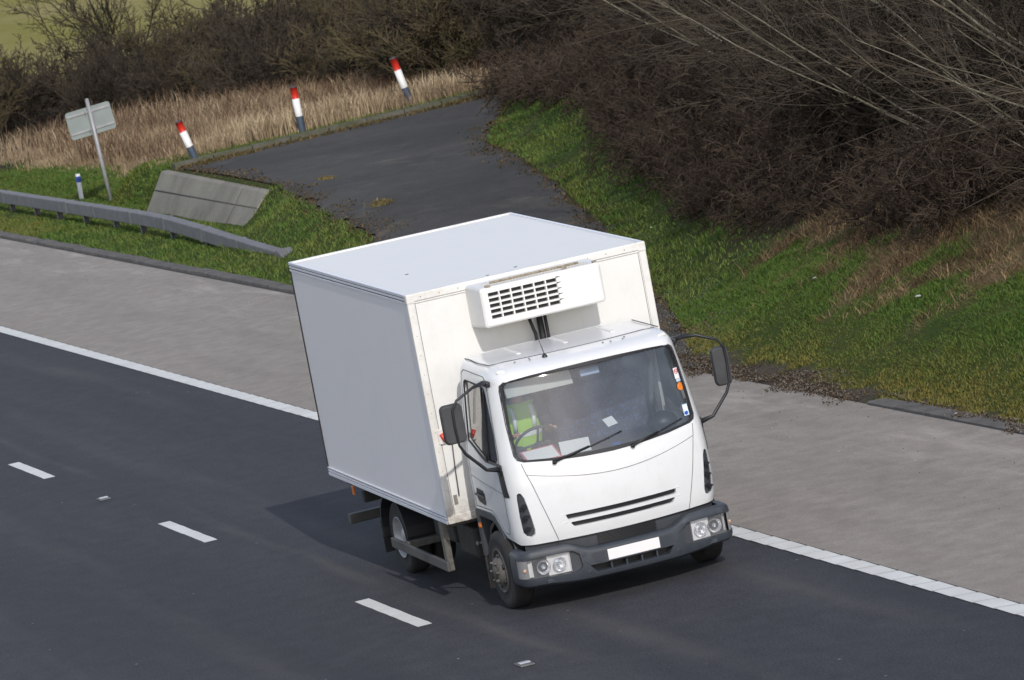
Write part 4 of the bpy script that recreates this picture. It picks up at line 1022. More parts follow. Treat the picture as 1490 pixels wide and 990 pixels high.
for s in (-1, 1):
    g = MB()
    for y, z in ((.47, .45), (.47, .345), (.505, .53)): g.lathe([(-.002, .022), (.003, .020), (.004, .016)], (bx(y) + .001, s * y, z), 'x', 14)
    bp_(g, 'bumper_plug', M['dark_plastic'])
    g = MB(); g.b2((bx(.86) - .008, s * .78, .315), (bx(.86) + .004 - .02 * 0, s * .90, .355)); bp_(g, 'tow_cover', M['bumper'], .006)
    # headlamp
    g = MB()
    ys_ = [.53, .56, .60, .64]
    g.grid([[(bx(y) - .03, s * y, z) for y in ys_] for z in (.375, .59)]); bp_(g, 'lamp_surround', M['dark_plastic'])
    lp = MB(); lp.grid([[(x, s * y, z) for x, y in [(bx(y) - .055, y) for y in (.64, .72, .8, .88, .95)] + [(bx(.95) - .075, 1.0), (bx(.95) - .11, 1.045)]] for z in (.385, .585)])
    lp.grid([[(bx(.64) - .06, s * .642, z), (bx(.64) - .003, s * .642, z)] for z in (.385, .585)])
    lamp = bp_(lp, 'headlamp', simple('lamp_housing', (.86, .87, .90), .25, .2))
    for y, r in ((.745, .070), (.905, .074)):
        g = MB(); g.lathe([(-.010, r), (-.016, r * .96), (-.035, r * .7), (-.045, r * .4), (-.048, .02)], (bx(y) - .008, s * y, .485), 'x', 24); bp_(g, 'reflector', M['chrome'], 0, lamp)
        g = MB(); g.lathe([(-.045, .02), (-.028, .024), (-.014, .018), (-.008, 0)], (bx(y) - .004, s * y, .485), 'x', 14); bp_(g, 'bulb', simple('bulb_glass', (.55, .6, .68), .1, .6), 0, lamp)
    g = MB(); yy = [.642 + (.955 - .642) * k / 10 for k in range(11)]
    QQ = [(bx(y) - .004, y) for y in yy] + [(x - .004, y - .003) for x, y, an in H_ if .965 < y < 1.05]
    g.grid([[(x, s * y, z) for x, y in QQ] for z in (.388, .42, .55, .582)]); bp_(g, 'lens', M['lamp_glass'], 0, lamp)
    g = MB(); Q = [(x - .003, y - .002) for x, y, an in H_ if y > 1.03 and x > .60]
    g.grid([[(x, s * y, z) for x, y in Q] for z in (.388, .42, .55, .582)])
    ind = bp_(g, 'indicator_lamp', simple('indicator_lens', (.42, .42, .42), .2, .5))
    g = MB(); g.lathe([(0, .020), (.008, .016), (.010, 0)], (Q[1][0] - .006, s * (Q[1][1] + .005), .475), 'x', 12); bp_(g, 'bulb', simple('amber_bulb', (.5, .30, .20), .3), 0, ind)
# ------------------------------------------------------------------ mirrors, wipers
def mirror(s, name):
    # black tubular arms from roof pillar and belt line to a tall rectangular mirror
    X = .45; g = MB()
    top = [(.22, s * .985, 2.30), (.36, s * 1.06, 2.335), (.44, s * 1.18, 2.33), (.46, s * 1.38, 2.24), (.46, s * 1.435, 2.15), (.46, s * 1.44, 2.0), (.46, s * 1.43, 1.80), (.46, s * 1.38, 1.70), (.45, s * 1.2, 1.50), (.44, s * 1.06, 1.47)]
    g.tube(top, [.030, .024, .015, .0135, .0135, .0135, .0135, .0165, .0175, .030], 10)
    arm = bp_(g, 'mirror_arm', M['black'])
    g = MB(); g.box((.42, s * 1.045, 1.46), (.10, .07, .12), Matrix.Rotation(R(12), 3, 'Y')); g.box((.24, s * .99, 2.30), (.16, .05, .06)); bp_(g, 'bracket', M['black'], .015, arm)
    cyy = s * 1.44 if s < 0 else s * 1.39; mz = 2.015 if s < 0 else 1.965
    g = MB(); rows = []
    for d, sc in ((-.05, .90), (-.045, .97), (-.02, 1.0), (.015, .97), (.03, .90)):
        rows.append([(X - .03 + d, cyy + p[0] * sc, mz + p[1] * sc) for p in rrect(.225 if s < 0 else .175, .40, .05)])
    g.grid(rows, closed=True); n = len(rows[0]); g.f += [tuple(range(n)), tuple(range(4 * n, 5 * n))]; g.m += [0, 0]; g.sm += [False, False]
    m_ = bp_(g, 'door_mirror', M['mirror'])
    g = MB(); g.box((X - .085, cyy, mz), (.006, .18 if s < 0 else .14, .36)); bp_(g, 'mirror_glass', M['chrome'], 0, m_)
mirror(-1, 'r'); mirror(1, 'l')
for b_, t_, in (((-.60, 1.485), (.13, 1.64)), ((.20, 1.475), (.80, 1.60))):
    g = MB(); o_ = .03
    g.tube([F_(b_[0], b_[1] - .02, .015), F_(b_[0], b_[1] + .01, .03)], .022, 8)
    g.tube([F_(b_[0], b_[1], .03), F_(b_[0] + (t_[0] - b_[0]) * .5, b_[1] + (t_[1] - b_[1]) * .5, .028)], [.014, .009], 6)
    arm = bp_(g, 'wiper', M['black'])
    g = MB(); g.tube([F_(b_[0] + (t_[0] - b_[0]) * k / 10, b_[1] + (t_[1] - b_[1]) * k / 10 - .012, .004) for k in range(2, 11)], .008, 6); bp_(g, 'blade', M['black'], 0, arm)
# stickers on the windscreen
g = MB(); g.grid([[F_(y, z, -.010) for y in (.852, .88, .905)] for z in (1.965, 2.01, 2.07)], smooth=False); st = bp_(g, 'no_smoking_sticker', M['paper'])
g = MB(); P_ = [F_(.879 + .020 * math.cos(k * math.pi / 10), 2.037 + .022 * math.sin(k * math.pi / 10), -.006) for k in range(21)]; g.tube(P_, .0035, 5, cap=False); g.tube([F_(.866, 2.052, -.006), F_(.892, 2.022, -.006)], .003, 5); bp_(g, 'red_ring', M['redlens'], 0, st)
g = MB(); g.tube([F_(.868, 2.037, -.006), F_(.890, 2.037, -.006)], .002, 5); bp_(g, 'cigarette', M['black'], 0, st)
g = MB(); g.grid([[F_(y, z, -.010) for y in (.857, .88, .91)] for z in (1.935, 1.962)], smooth=False); bp_(g, 'sticker_text_panel', simple('sticker_pale', (.50, .58, .72), .5), 0, st)
bp_(patch([(.885 + .036 * math.cos(k * math.pi / 10), 1.885 + .038 * math.sin(k * math.pi / 10)) for k in range(20)], F_, -.010, 2), 'orange_disc', M['orange'])
g = MB(); g.grid([[F_(y, z, -.010) for y in (.845, .875, .905)] for z in (1.60, 1.65, 1.71)], smooth=False); st = bp_(g, 'tax_disc', simple('disc_blue', (.55, .70, .80), .5))
g = MB(); g.grid([[F_(y, z, -.008) for y in (.852, .875, .898)] for z in (1.645, 1.70)], smooth=False); bp_(g, 'disc_window', M['paper'], 0, st)
bp_(patch([(.873 + .022 * math.cos(k * math.pi / 8), 1.625 + .018 * math.sin(k * math.pi / 8)) for k in range(16)], F_, -.007, 2), 'disc_mark', M['blue'], 0, st)
# ------------------------------------------------------------------ cab interior
def mat_seat():
    m, t, b = new_mat('seat_cloth'); n = NT(m); b.inputs['Roughness'].default_value = .9
    vo = n.voro(n.map(), 26); n.color(n.mix(n.rng(vo.outputs['Distance'], .2, .4), (.06, .09, .22), (.04, .045, .07))); return m
M['seat'] = mat_seat()
g = MB(); g.b2((-.60, -.98, .98), (.62, .98, 1.02)); bp_(g, 'cab_floor', M['black'])
g = MB(); g.grid([[(min(a, front_x(y, max(z, 1.05)) - .075) if a > .5 else a, y, z) for a, z in ((.30, 1.0), (.28, 1.40), (.40, 1.50), (.60, 1.475), (.80, 1.435), (.80, 1.0))] for y in [-.93 + 1.86 * k / 20 for k in range(21)]], smooth=False); ds = bp_(g, 'dashboard', M['dash'])
g = MB(); g.prism([(.24, 1.40), (.30, 1.56), (.42, 1.56), (.48, 1.48)], -.85, -.35, 'y'); bp_(g, 'instrument_binnacle', M['dash'], .02, ds)
g = MB(); g.b2((-.615, -.98, 1.0), (-.60, .98, 2.3)); bp_(g, 'rear_lining', M['cab_in'])
for y, w in ((-.58, .50), (.30, 1.02)):
    g = MB(); g.box((-.20, y, 1.33), (.50, w, .16)); s_ = bp_(g, 'seat', M['seat'], .04)
    g = MB(); g.box((-.44, y, 1.68), (.14, w, .62), Matrix.Rotation(R(-10), 3, 'Y')); bp_(g, 'backrest', M['seat'], .04, s_)
    for yy in ([y] if w < .6 else [y - .25, y + .25]):
        g = MB(); g.box((-.50, yy, 2.06), (.09, .26, .16), Matrix.Rotation(R(-10), 3, 'Y')); bp_(g, 'headrest', M['seat'], .03, s_)
g = MB(); c_ = Vector((.22, -.58, 1.62)); ax = Vector((-.75, 0, .66)).normalized(); u_ = Vector((0, 1, 0)); w_ = ax.cross(u_)
ring = [c_ + (u_ * math.cos(k * math.pi / 16) + w_ * math.sin(k * math.pi / 16)) * .22 for k in range(33)]; g.tube(ring, .015, 8, cap=False)
for a in (20, 160, 270): g.tube([c_ - ax * .03, c_ + (u_ * math.cos(R(a)) + w_ * math.sin(R(a))) * .215], .012, 6)
g.tube([c_ - ax * .03, c_ - ax * .25], .03, 8); bp_(g, 'steering_wheel', M['dash'])
g = MB(); g.box((.36, -.50, 2.21), (.012, .70, .17), Matrix.Rotation(R(-28), 3, 'Y')); bp_(g, 'sun_visor', simple('visor', (.46, .47, .45), .8), .006)
g = MB(); g.box((.44, .02, 2.22), (.02, .20, .07), Matrix.Rotation(R(-20), 3, 'Y')); bp_(g, 'rear_view_mirror', simple('mirror_blue', (.30, .38, .55), .3), .006)
g = MB(); g.tube([(-.55, .88, 1.5), (-.2, .91, 2.2)], .03, 6); g.b2((-.30, .90, 1.55), (-.18, .93, 2.25)); bp_(g, 'door_pillar', simple('pillar_lining', (.5, .5, .48), .8))
# ------------------------------------------------------------------ cargo box
X1, L_, Z0, Z1, HW = -1.0047, 4.5308, .7794, 3.1557, 1.2891
X0 = X1 - L_
g = MB(); g.b2((X0 + .01, -HW + .012, Z0 + .01), (X1 - .012, HW - .012, Z1 - .012)); g.m = [0] * 6
box = bp_(g, 'cargo_box', [M['box'], M['box_side'], M['roof']])
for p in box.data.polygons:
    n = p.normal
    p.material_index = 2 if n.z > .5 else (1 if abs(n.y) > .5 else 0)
def sub(name, mat, *boxes, bevel=.006):
    g = MB()
    for a, b in boxes: g.b2(a, b)
    return bp_(g, name, mat, bevel, box)
# front frame
sub('front_top_rail', M['trim'], ((X1 - .02, -HW + .03, Z1 - .075), (X1 + .006, HW - .03, Z1 - .002)), ((X1 - .08, -HW + .03, Z1 - .02), (X1 - .0, HW - .03, Z1 + .004)), ((X1 - .012, -HW + .03, Z1 - .098), (X1 + .001, HW - .03, Z1 - .082)))
for s in (-1, 1):
    a, b = sorted((s * HW, s * (HW - .075)))
    sub('corner_post', M['trim'], ((X1 - .045, a, Z0), (X1 + .004, b, Z1 - .06)), bevel=.010)
    a, b = sorted((s * (HW - .083), s * (HW - .088)))
    sub('post_gap', M['groove'], ((X1 - .02, a, Z0 + .02), (X1 - .010, b, Z1 - .10)), bevel=0)
    a, b = sorted((s * (HW + .004), s * (HW - .085)))
    sub('corner_cap', M['trim'], ((X1 - .085, a, Z1 - .095), (X1 + .011, b, Z1 + .006)), bevel=.014)
    # side rails: three raised lines each
    y1 = s * HW
    for k, (za, zb2, pr) in enumerate(((Z1 - .028, Z1 + .003, .006), (Z1 - .062, Z1 - .038, .005), (Z1 - .098, Z1 - .074, .004))):
        a, b = sorted((y1 - s * .03, y1 + s * (pr - .004))); sub('side_top_rail', M['trim_side'], ((X0, a, za), (X1 - .08, b, zb2)), bevel=.003)
    for k, (za, zb2) in enumerate(((Z0 - .005, Z0 + .030), (Z0 + .038, Z0 + .060), (Z0 + .070, Z0 + .088))):
        a, b = sorted((y1 - s * .03, y1 + s * .002)); sub('side_bottom_rail', M['trim_side'], ((X0, a, za), (X1 - .046, b, zb2)), bevel=.003)
    a, b = sorted((y1 - s * .02, y1 + s * .0005))
    sub('side_groove', M['groove'], ((X0, min(y1 - s * .0115, y1 - s * .02), Z1 - .10), (X1 - .08, max(y1 - s * .0115, y1 - s * .02), Z1 - .03)), ((X0, min(y1 - s * .0115, y1 - s * .02), Z0 + .02), (X1 - .05, max(y1 - s * .0115, y1 - s * .02), Z0 + .09)), bevel=0)
    a, b = sorted((y1 - s * .03, y1 - s * .001)); sub('side_edge_strip', M['trim_side'], ((X1 - .10, a, Z0 + .05), (X1 - .05, b, Z1 - .09)), bevel=.004)
    sub('rear_post', M['rubber'], ((X0 - .012, a, Z0), (X0 + .012, b, Z1 - .03)), bevel=.004)
sub('front_bottom_rail', M['trim'], ((X1 - .03, -HW + .03, Z0), (X1 - .005, HW - .03, Z0 + .085)), bevel=.006)
sub('rear_top_rail', M['trim'], ((X0 - .01, -HW + .02, Z1 - .05), (X0 + .05, HW - .02, Z1 + .003)), bevel=.006)
g = MB()
for k in range(12): 
    for s in (-1, 1): g.lathe([(0, .006), (.003, .005), (.004, 0)], (X1 + .006, -HW + .15 + k * .20, Z1 - .04), 'x', 6) if s > 0 else None
for k in range(11): g.lathe([(0, .004), (.002, .003), (.003, 0)], (X1 + .004, -HW + .04, Z0 + .15 + k * .2), 'x', 6)
bp_(g, 'rivet', M['groove'], 0, box)
g = MB()
for x, y in ((-1.15, -.55), (-1.12, .55), (-1.35, .0), (-2.6, -.8), (-1.2, -.35)): g.lathe([(0, .02), (.004, .018), (.005, 0)], (x, y, Z1 - .012), 'z', 8)
bp_(g, 'roof_rivet', M['groove'], 0, box)
# red lamp and white lever at the corner of the box
g = MB(); g.b2((X1, -1.235, 1.60), (X1 + .02, -1.13, 1.76)); rl = bp_(g, 'corner_bracket', M['trim'], .01)
g = MB(); g.tube([(X1 + .03, -1.17, 1.63), (X1 + .03, -1.20, 1.71)], .022, 10); bp_(g, 'red_lamp', M['redlens'], 0, rl)
g = MB(); g.tube([(X1 + .012, -1.10, 1.60), (X1 + .012, -1.12, 1.3), (X1 + .012, -1.13, 1.05)], .006, 5); bp_(g, 'pipe', M['groove'], 0, rl)
g = MB(); g.box((X1 + .004, -1.17, 1.02), (.008, .035, .09)); bp_(g, 'scrape', simple('bare_metal_scrape', (.22, .20, .18), .8), 0, rl)
# ------------------------------------------------------------------ cooling unit
AX = -.56; AY, A0, A1 = .655, 2.712, 3.125
g = MB()
def ring_(x, dy, z0, z1): return [(x, p[0], p[1]) for p in rrect(2 * dy, z1 - z0, .035, 4, 0, (z0 + z1) / 2)]
rows = [ring_(X1 - .01, AY + .01, A0 - .03, A1 + .0), ring_(AX - .16, AY + .0, A0 - .01, A1), ring_(AX - .02, AY - .01, A0 + .0, A1 - .01), ring_(AX - .004, AY - .03, A0 + .015, A1 - .025), ring_(AX, AY - .045, A0 + .03, A1 - .04)]
g.grid(rows, closed=True, smooth=False); n = len(rows[0]); g.f += [tuple(range(n)), tuple(range(4 * n, 5 * n))]; g.m += [0, 0]; g.sm += [False] * 2
ac = g.build('cooling_unit', M['box'], None)
GY0, GY1, GZ0, GZ1 = -.575, .17, 2.785, 3.07
cw, ch = (GY1 - GY0) / 6, (GZ1 - GZ0) / 5
cc = MB()
for i in range(6):
    for j in range(5):
        y0 = GY0 + cw * i + .007; z0 = GZ0 + ch * j + .007
        cc.b2((AX - .05, y0, z0), (AX + .03, y0 + cw - .014, z0 + ch - .018))
cut(ac, [cc.build('tmp', M['black'])]); ac.parent = truck; tilt(ac)
for f in ac.data.polygons: f.use_smooth = False
g = MB(); g.b2((AX - .048, GY0, GZ0), (AX - .044, GY1, GZ1)); bp_(g, 'grille', M['black'], 0, ac)
g = MB()
for j in range(1, 6): z = GZ0 + ch * j - .006; g.tube([(AX + .001, GY1 - .01, z), (AX - .003, GY1 + .055, z + .002)], [.007, .001], 5)
bp_(g, 'grille_lip', M['groove'], 0, ac)
g = MB()
for k in range(34): y = -.52 + k * .031; g.box((AX - .15, y, A1 + .004), (.20, .008, .012), Matrix.Rotation(R(20), 3, 'Z'))
bp_(g, 'top_louvre', M['trim'], 0, ac)
g = MB(); g.tube([(AX - .1, y, A1 + .02) for y in (-.5, -.3, -.05, .2, .45)], .012, 5); g.box((AX - .06, .28, A1 + .01), (.03, .05, .02)); g.box((AX - .03, -.55, A1 + .0), (.04, .05, .02))
g.box((AX - .05, .60, A1 - .0), (.03, .04, .02)); bp_(g, 'top_fitting', simple('grimy_fitting', (.30, .25, .18), .8, noise=.5), 0, ac)
g = MB(); g.tube([(X1 + .05, .03, 2.72), (X1 + .05, .035, 2.4), (X1 + .05, .04, 2.2)], .034, 8); g.tube([(X1 + .07, -.09, 2.70), (X1 + .09, -.05, 2.5), (X1 + .09, -.04, 2.2)], .018, 8); g.tube([(X1 + .09, .08, 2.72), (X1 + .09, .085, 2.2)], .018, 8)
bp_(g, 'hose', M['black'])
# ------------------------------------------------------------------ chassis
WB = -3.5858
g = MB()
for s in (-1, 1): g.b2((-5.3, s * .40 - .035, .52), (.55, s * .40 + .035, .72))
for x in (-5.2, -4.6, -4.0, -3.0, -2.2, -1.4): g.b2((x - .03, -.40, .55), (x + .03, .40, .70)); g.b2((x - .03, -1.15, .70), (x + .03, 1.15, .765))
bp_(g, 'chassis_frame', M['chassis'])
g = MB(); g.b2((-2.9, .45, .30), (-1.9, 1.0, .66)); bp_(g, 'fuel_tank', M['chassis'], .05)
g = MB(); g.b2((-1.75, -1.02, .34), (-1.12, -.50, .66)); g.b2((-2.75, -.98, .38), (-2.0, -.52, .70)); bp_(g, 'battery_box', M['chassis'], .03)
g = MB(); g.b2((-.45, -.35, .30), (.5, .35, .95)); g.tube([(-.3, 0, .5), (-3.5, 0, .42)], .05, 8); bp_(g, 'engine', M['chassis'], .03)
g = MB(); g.b2((-3.25, -1.335, .268), (-1.20, -1.300, .372)); sg = bp_(g, 'side_guard', M['alloy'], .008)
g = MB()
M['bracket'] = simple('bracket_grey', (.11, .105, .095), .7, noise=.3)
for x in (-2.9, -1.32):
    g = MB()
    if x > -2: g.b2((x - .05, -1.30, .26), (x + .05, -1.24, .77)); g.b2((x - .03, -1.27, .70), (x + .03, -.45, .76))
    else: g.b2((x - .04, -1.30, .28), (x + .04, -.45, .35))
    bp_(g, 'guard_bracket', M['bracket'], 0, sg)
g = MB(); g.b2((-3.25, 1.300, .268), (-1.20, 1.335, .372)); bp_(g, 'side_guard', M['alloy'], .008)
for x, y, z in ((-2.55, -1.05, .665), (-2.0, -1.03, .61), (-5.1, -1.15, .62)):
    g = MB(); g.b2((x - .05, y - .02, z - .05), (x + .02, y, z + .05)); bp_(g, 'side_reflector', M['orange'], .006)
g = MB(); g.tube([(-1.0, -1.0, .53), (-.66, -1.02, .56)], .014, 6); g.lathe([(-.01, .024), (.01, .024), (.012, 0)], (-1.0, -1.03, .53), 'y', 10); bp_(g, 'bracket_rod', simple('rod', (.3, .3, .3), .5, .4))
g = MB(); g.b2((-5.42, -1.20, .22), (-5.33, 1.20, .33)); bp_(g, 'underrun_bar', M['alloy'], .01)
g = MB(); g.b2((-4.95, -1.12, .50), (-4.86, 1.12, .62)); g.b2((-5.40, -1.15, .66), (-5.25, 1.15, .78))
for s in (-1, 1): g.b2((-5.38, s * .5 - .03, .25), (-5.30, s * .5 + .03, .72))
bp_(g, 'tail_lift_beam', M['chassis'], .01)
for s in (-1, 1):
    P_ = []
    for k in range(15): an = R(-12 + 204 * k / 14); P_.append((WB + .50 * math.cos(an), .34 + .43 * math.sin(an)))
    P_ += [(a * 1 + (WB - a) * .05, b - .012) for a, b in reversed(P_)]
    g = MB(); g.prism(P_, s * .62, s * 1.19, 'y'); g.b2((WB - .53, s * .62, .06), (WB - .51, s * 1.19, .42)); bp_(g, 'rear_mudguard', M['black'])
# ------------------------------------------------------------------ wheels (not tilted: they stand on the road)
def wheel(x, y, s, front):
    r = .395; w = .235; y0 = y
    prof = [(0, .225), (.012, .25), (.006, .30), (-.0, .345), (.018, .380), (.045, r - .002), (.05, r), (w / 2, r + .002), (w - .05, r), (w - .018, .38), (w, .345), (w - .01, .25), (w, .225)]
    g = MB(); g.lathe([(-s * a, q) for a, q in prof], (x, y0, r), 'y', 48)
    for k in (.075, .115, .155): pass
    o = g.build('wheel', M['tyre'], truck)
    g = MB()
    if front:
        pr = [(.02, .226), (-.006, .222), (-.004, .212), (.03, .205), (.045, .19), (.015, .165), (-.03, .13), (-.045, .115), (-.05, .09), (-.05, .07)]
        g.lathe([(-s * a, q) for a, q in pr], (x, y0, r), 'y', 40); g.lathe([(s * .04, .07), (s * .06, .062), (s * .068, .045), (s * .07, 0)], (x, y0, r), 'y', 24)
        rim = g.build('rim', M['rim_front'], o)
        h = MB(); nn = MB()
        for k in range(6): an = k * math.pi / 3 + .35; p = (x + .155 * math.cos(an), y0 + s * .004, r + .155 * math.sin(an)); h.lathe([(s * .0, .026), (s * .012, .026), (s * .013, 0)], p, 'y', 12)
        for k in range(6): an = k * math.pi / 3; p = (x + .10 * math.cos(an), y0 + s * .045, r + .10 * math.sin(an)); nn.lathe([(0, .014), (s * .03, .013), (s * .032, 0)], p, 'y', 8)
        h.build('hand_hole', M['black'], rim); nn.build('wheel_nut', M['rim_front'], rim)
    else:
        pr = [(.02, .226), (-.004, .222), (.0, .212), (.08, .205), (.13, .19), (.14, .13), (.12, .10), (.05, .085), (.04, .07), (.03, 0)]
        g.lathe([(-s * a, q) for a, q in pr], (x, y0, r), 'y', 40); rim = g.build('rim', M['rim_rear'], o)
        h = MB(); nn = MB()
        for k in range(8): an = k * math.pi / 4 + .2; p = (x + .165 * math.cos(an), y0 - s * .13, r + .165 * math.sin(an)); h.lathe([(0, .022), (s * .006, .022), (s * .007, 0)], p, 'y', 10)
        for k in range(6): an = k * math.pi / 3; p = (x + .11 * math.cos(an), y0 - s * .12, r + .11 * math.sin(an)); nn.lathe([(0, .014), (s * .03, .013), (s * .032, 0)], p, 'y', 8)
        h.build('hand_hole', M['black'], rim); nn.build('wheel_nut', M['rim_front'], rim)
    if not front:
        g = MB(); g.lathe([(-s * (a + .27), q) for a, q in prof], (x, y0, r), 'y', 40); g.build('inner_wheel', M['tyre'], o)
for s in (-1, 1):
    wheel(0, s * 1.125, s, True); wheel(WB, s * 1.14, s, False)
g = MB(); g.tube([(0, -.95, .40), (0, .95, .40)], .05, 8); g.tube([(WB, -.95, .40), (WB, .95, .40)], .07, 8); g.lathe([(-.18, .05), (-.12, .16), (.12, .16), (.18, .05)], (WB, 0, .42), 'y', 16); g.build('axle', M['chassis'], truck)
# ------------------------------------------------------------------ driver
BT = Matrix.Translation((0, YC, 0)) @ Matrix.Rotation(TH, 4, 'Y')
def skin(name, joints, edges, mat, sub=2, root=0):
    me = bpy.data.meshes.new(name); me.from_pydata([j[0] for j in joints], edges, []); o = bpy.data.objects.new(name, me); col.objects.link(o)
    sk = o.modifiers.new('skin', 'SKIN'); sk.use_smooth_shade = True
    if not me.skin_vertices:
        bpy.context.view_layer.objects.active = o
    lay = me.skin_vertices[0] if me.skin_vertices else None
    if lay is None:
        bm = bmesh.new(); bm.from_mesh(me); bm.verts.layers.skin.verify(); bm.to_mesh(me); bm.free(); lay = me.skin_vertices[0]
    for i, j in enumerate(joints):
        r_ = j[1]; lay.data[i].radius = (r_, r_) if not isinstance(r_, tuple) else r_; lay.data[i].use_root = (i == root)
    s_ = o.modifiers.new('sub', 'SUBSURF'); s_.levels = sub; s_.render_levels = sub
    bpy.context.view_layer.update(); dg = bpy.context.evaluated_depsgraph_get(); m2 = bpy.data.meshes.new_from_object(o.evaluated_get(dg)); bpy.data.objects.remove(o)
    m2.name = name; m2.materials.clear(); m2.materials.append(mat)
    for p in m2.polygons: p.use_smooth = True
    return m2
M['skin'] = simple('skin', (.52, .29, .20), .55); M['hivis'] = simple('hi_vis', (.36, .62, .05), .6); M['silver_tape'] = simple('silver_tape', (.75, .77, .78), .35); M['trousers'] = simple('trousers', (.03, .035, .05), .8); M['hair'] = simple('hair', (.05, .035, .025), .8)
J = []; E_ = []
def jt(p, r, par=None): 
    J.append((p, r)); 
    if par is not None: E_.append((par, len(J) - 1))
    return len(J) - 1
ox, oy = -.22, -.58
pel = jt((ox - .05, oy, 1.47), (.14, .15)); wa = jt((ox - .04, oy, 1.62), (.12, .13), pel); ch = jt((ox - .02, oy, 1.82), (.14, .165), wa); nk0 = jt((ox - .02, oy, 1.97), .075, ch); nk = jt((ox, oy, 2.03), .055, nk0); hd = jt((ox + .02, oy, 2.12), .082, nk); hd2 = jt((ox + .02, oy, 2.20), .075, hd)
for s in (-1, 1):
    sh = jt((ox, oy + s * .18, 1.91), .065, ch); el = jt((ox + .13, oy + s * .25, 1.66), .045, sh); wr = jt((ox + .36, oy + s * (.20 if s < 0 else .17), 1.70), .028, el)
    pa = jt((ox + .42, oy + s * .19, 1.72), (.03, .018), wr)
    for q, (dy, ln) in enumerate(((-.03, .045), (-.01, .052), (.01, .048), (.028, .038))): f1 = jt((ox + .455, oy + s * .19 + dy, 1.735), .009, pa); jt((ox + .455 + ln * .6, oy + s * .19 + dy, 1.715), .008, f1)
    jt((ox + .43, oy + s * .145, 1.745), .010, pa)
    hp = jt((ox + .02, oy + s * .10, 1.46), .095, pel); kn = jt((ox + .42, oy + s * .13, 1.45), .065, hp); an_ = jt((ox + .48, oy + s * .13, 1.12), .045, kn); jt((ox + .58, oy + s * .13, 1.07), .035, an_)
me = skin('person', J, E_, M['skin']); per = bpy.data.objects.new('person', me); col.objects.link(per); per.matrix_world = BT
props(per, 'driver in a yellow high-visibility vest sitting at the wheel behind the windscreen', 'person')
def torso(off, z0, z1, mat, name, tape=False):
    g = MB(); rows = []
    for k in range(9):
        z = z0 + (z1 - z0) * k / 8; t = (z - 1.45) / .5; a = .165 + .045 * math.sin(min(1, max(0, t)) * 2.2) + off; b = .135 + .03 * math.sin(min(1, max(0, t)) * 2.4) + off
        if z > 1.88: a *= 1 - (z - 1.88) * 1.6; b *= 1 - (z - 1.88) * 1.6
        rows.append([(ox - .03 + b * math.cos(q * math.pi / 14), oy + a * math.sin(q * math.pi / 14), z) for q in range(28)])
    g.grid(rows, closed=True); return g.build(name, mat, per)
torso(.012, 1.44, 1.98, M['hivis'], 'vest'); torso(.017, 1.64, 1.69, M['silver_tape'], 'reflective_band')
g = MB()
for s in (-1, 1): g.tube([(ox + .125, oy + s * .10, 1.70), (ox + .155, oy + s * .10, 1.82), (ox + .11, oy + s * .10, 1.92), (ox - .02, oy + s * .11, 1.985)], .024, 6)
g.build('shoulder_band', M['silver_tape'], per)
for s in (-1, 1):
    g = MB(); g.tube([(ox, oy + s * .16, 1.92), (ox + .06, oy + s * .22, 1.80), (ox + .12, oy + s * .25, 1.69)], [.085, .068, .056], 12); g.build('sleeve', M['trousers'] if s > 0 else M['hivis'], per)
    g = MB(); g.tube([(ox + 0, oy + s * .10, 1.46), (ox + .25, oy + s * .12, 1.46), (ox + .43, oy + s * .13, 1.45), (ox + .48, oy + s * .13, 1.15)], [.11, .09, .078, .055], 12); g.build('trouser_leg', M['trousers'], per)
g = MB(); rows = []
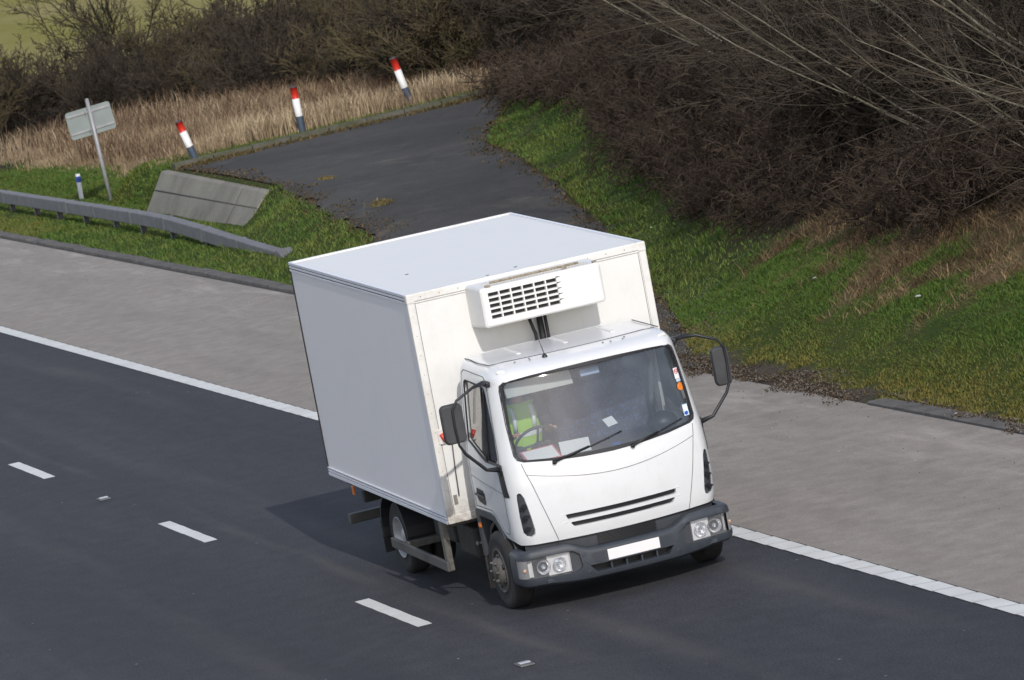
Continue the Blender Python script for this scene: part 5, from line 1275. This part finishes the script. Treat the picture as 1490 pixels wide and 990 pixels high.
for k in range(8):
    an = R(-10 + 100 * k / 7); rows.append([(ox + .005 + .098 * math.cos(an) * math.cos(q * math.pi / 12) - .012, oy + .088 * math.cos(an) * math.sin(q * math.pi / 12), 2.175 + .095 * math.sin(an)) for q in range(24)])
g.grid(rows, closed=True); g.build('hair', M['hair'], per)
g = MB(); g.lathe([(0, .012), (.012, .011), (.022, 0)], (ox + .095, oy, 2.13), 'x', 10)
for s in (-1, 1): g.lathe([(-.01, .018), (.01, .022), (.018, 0)], (ox + .0, oy + s * .082, 2.14), 'x', 8)
g.build('nose_and_ears', M['skin'], per)
g = MB()
for s in (-1, 1): g.lathe([(0, .010), (.005, .006), (.006, 0)], (ox + .092, oy + s * .03, 2.155), 'x', 8)
g.build('eye', M['black'], per)
# ------------------------------------------------------------------ things lying on the dashboard
def dash_thing(name, w, d, th, x, y, z, rz, mat, label, cat, tilt_=-.1):
    g = MB(); g.b2((-d / 2, -w / 2, 0), (d / 2, w / 2, th)); o = g.build(name, mat, None, .002)
    o.matrix_world = BT @ Matrix.Translation((x, y, z)) @ Matrix.Rotation(rz, 4, 'Z') @ Matrix.Rotation(tilt_, 4, 'Y'); props(o, label, cat); return o
f_ = dash_thing('document_folder', .36, .25, .012, .56, -.66, 1.535, .05, M['paper_red'], 'red-edged folder lying on the dashboard in front of the driver', 'folder', .42)
g = MB(); g.b2((-.105, -.16, .0125), (.10, .16, .015)); g.build('sheet', M['paper'], f_)
dash_thing('paper_sheet', .30, .24, .004, .56, -.30, 1.545, -.25, M['paper'], 'white sheet of paper tilted on the dashboard beside the red folder', 'paper', .42)
dash_thing('paper_sheet', .16, .10, .004, .30, .18, 1.66, .6, M['paper'], 'small folded white paper standing in the middle of the cab', 'paper', .9)
dash_thing('lighter', .085, .03, .02, .73, .07, 1.50, .1, M['blue'], 'small blue object lying at the foot of the windscreen', 'lighter', 0)
g = MB(); r = random.Random(8); g.lathe([(0, .10), (.03, .15), (.08, .16), (.14, .12), (.17, .05), (.18, 0)], (0, 0, 0), 'z', 12); o = g.build('dark_bag', M['black']); o.matrix_world = BT @ Matrix.Translation((.47, .66, 1.50)); props(o, 'black bag lying on the passenger end of the dashboard', 'bag')
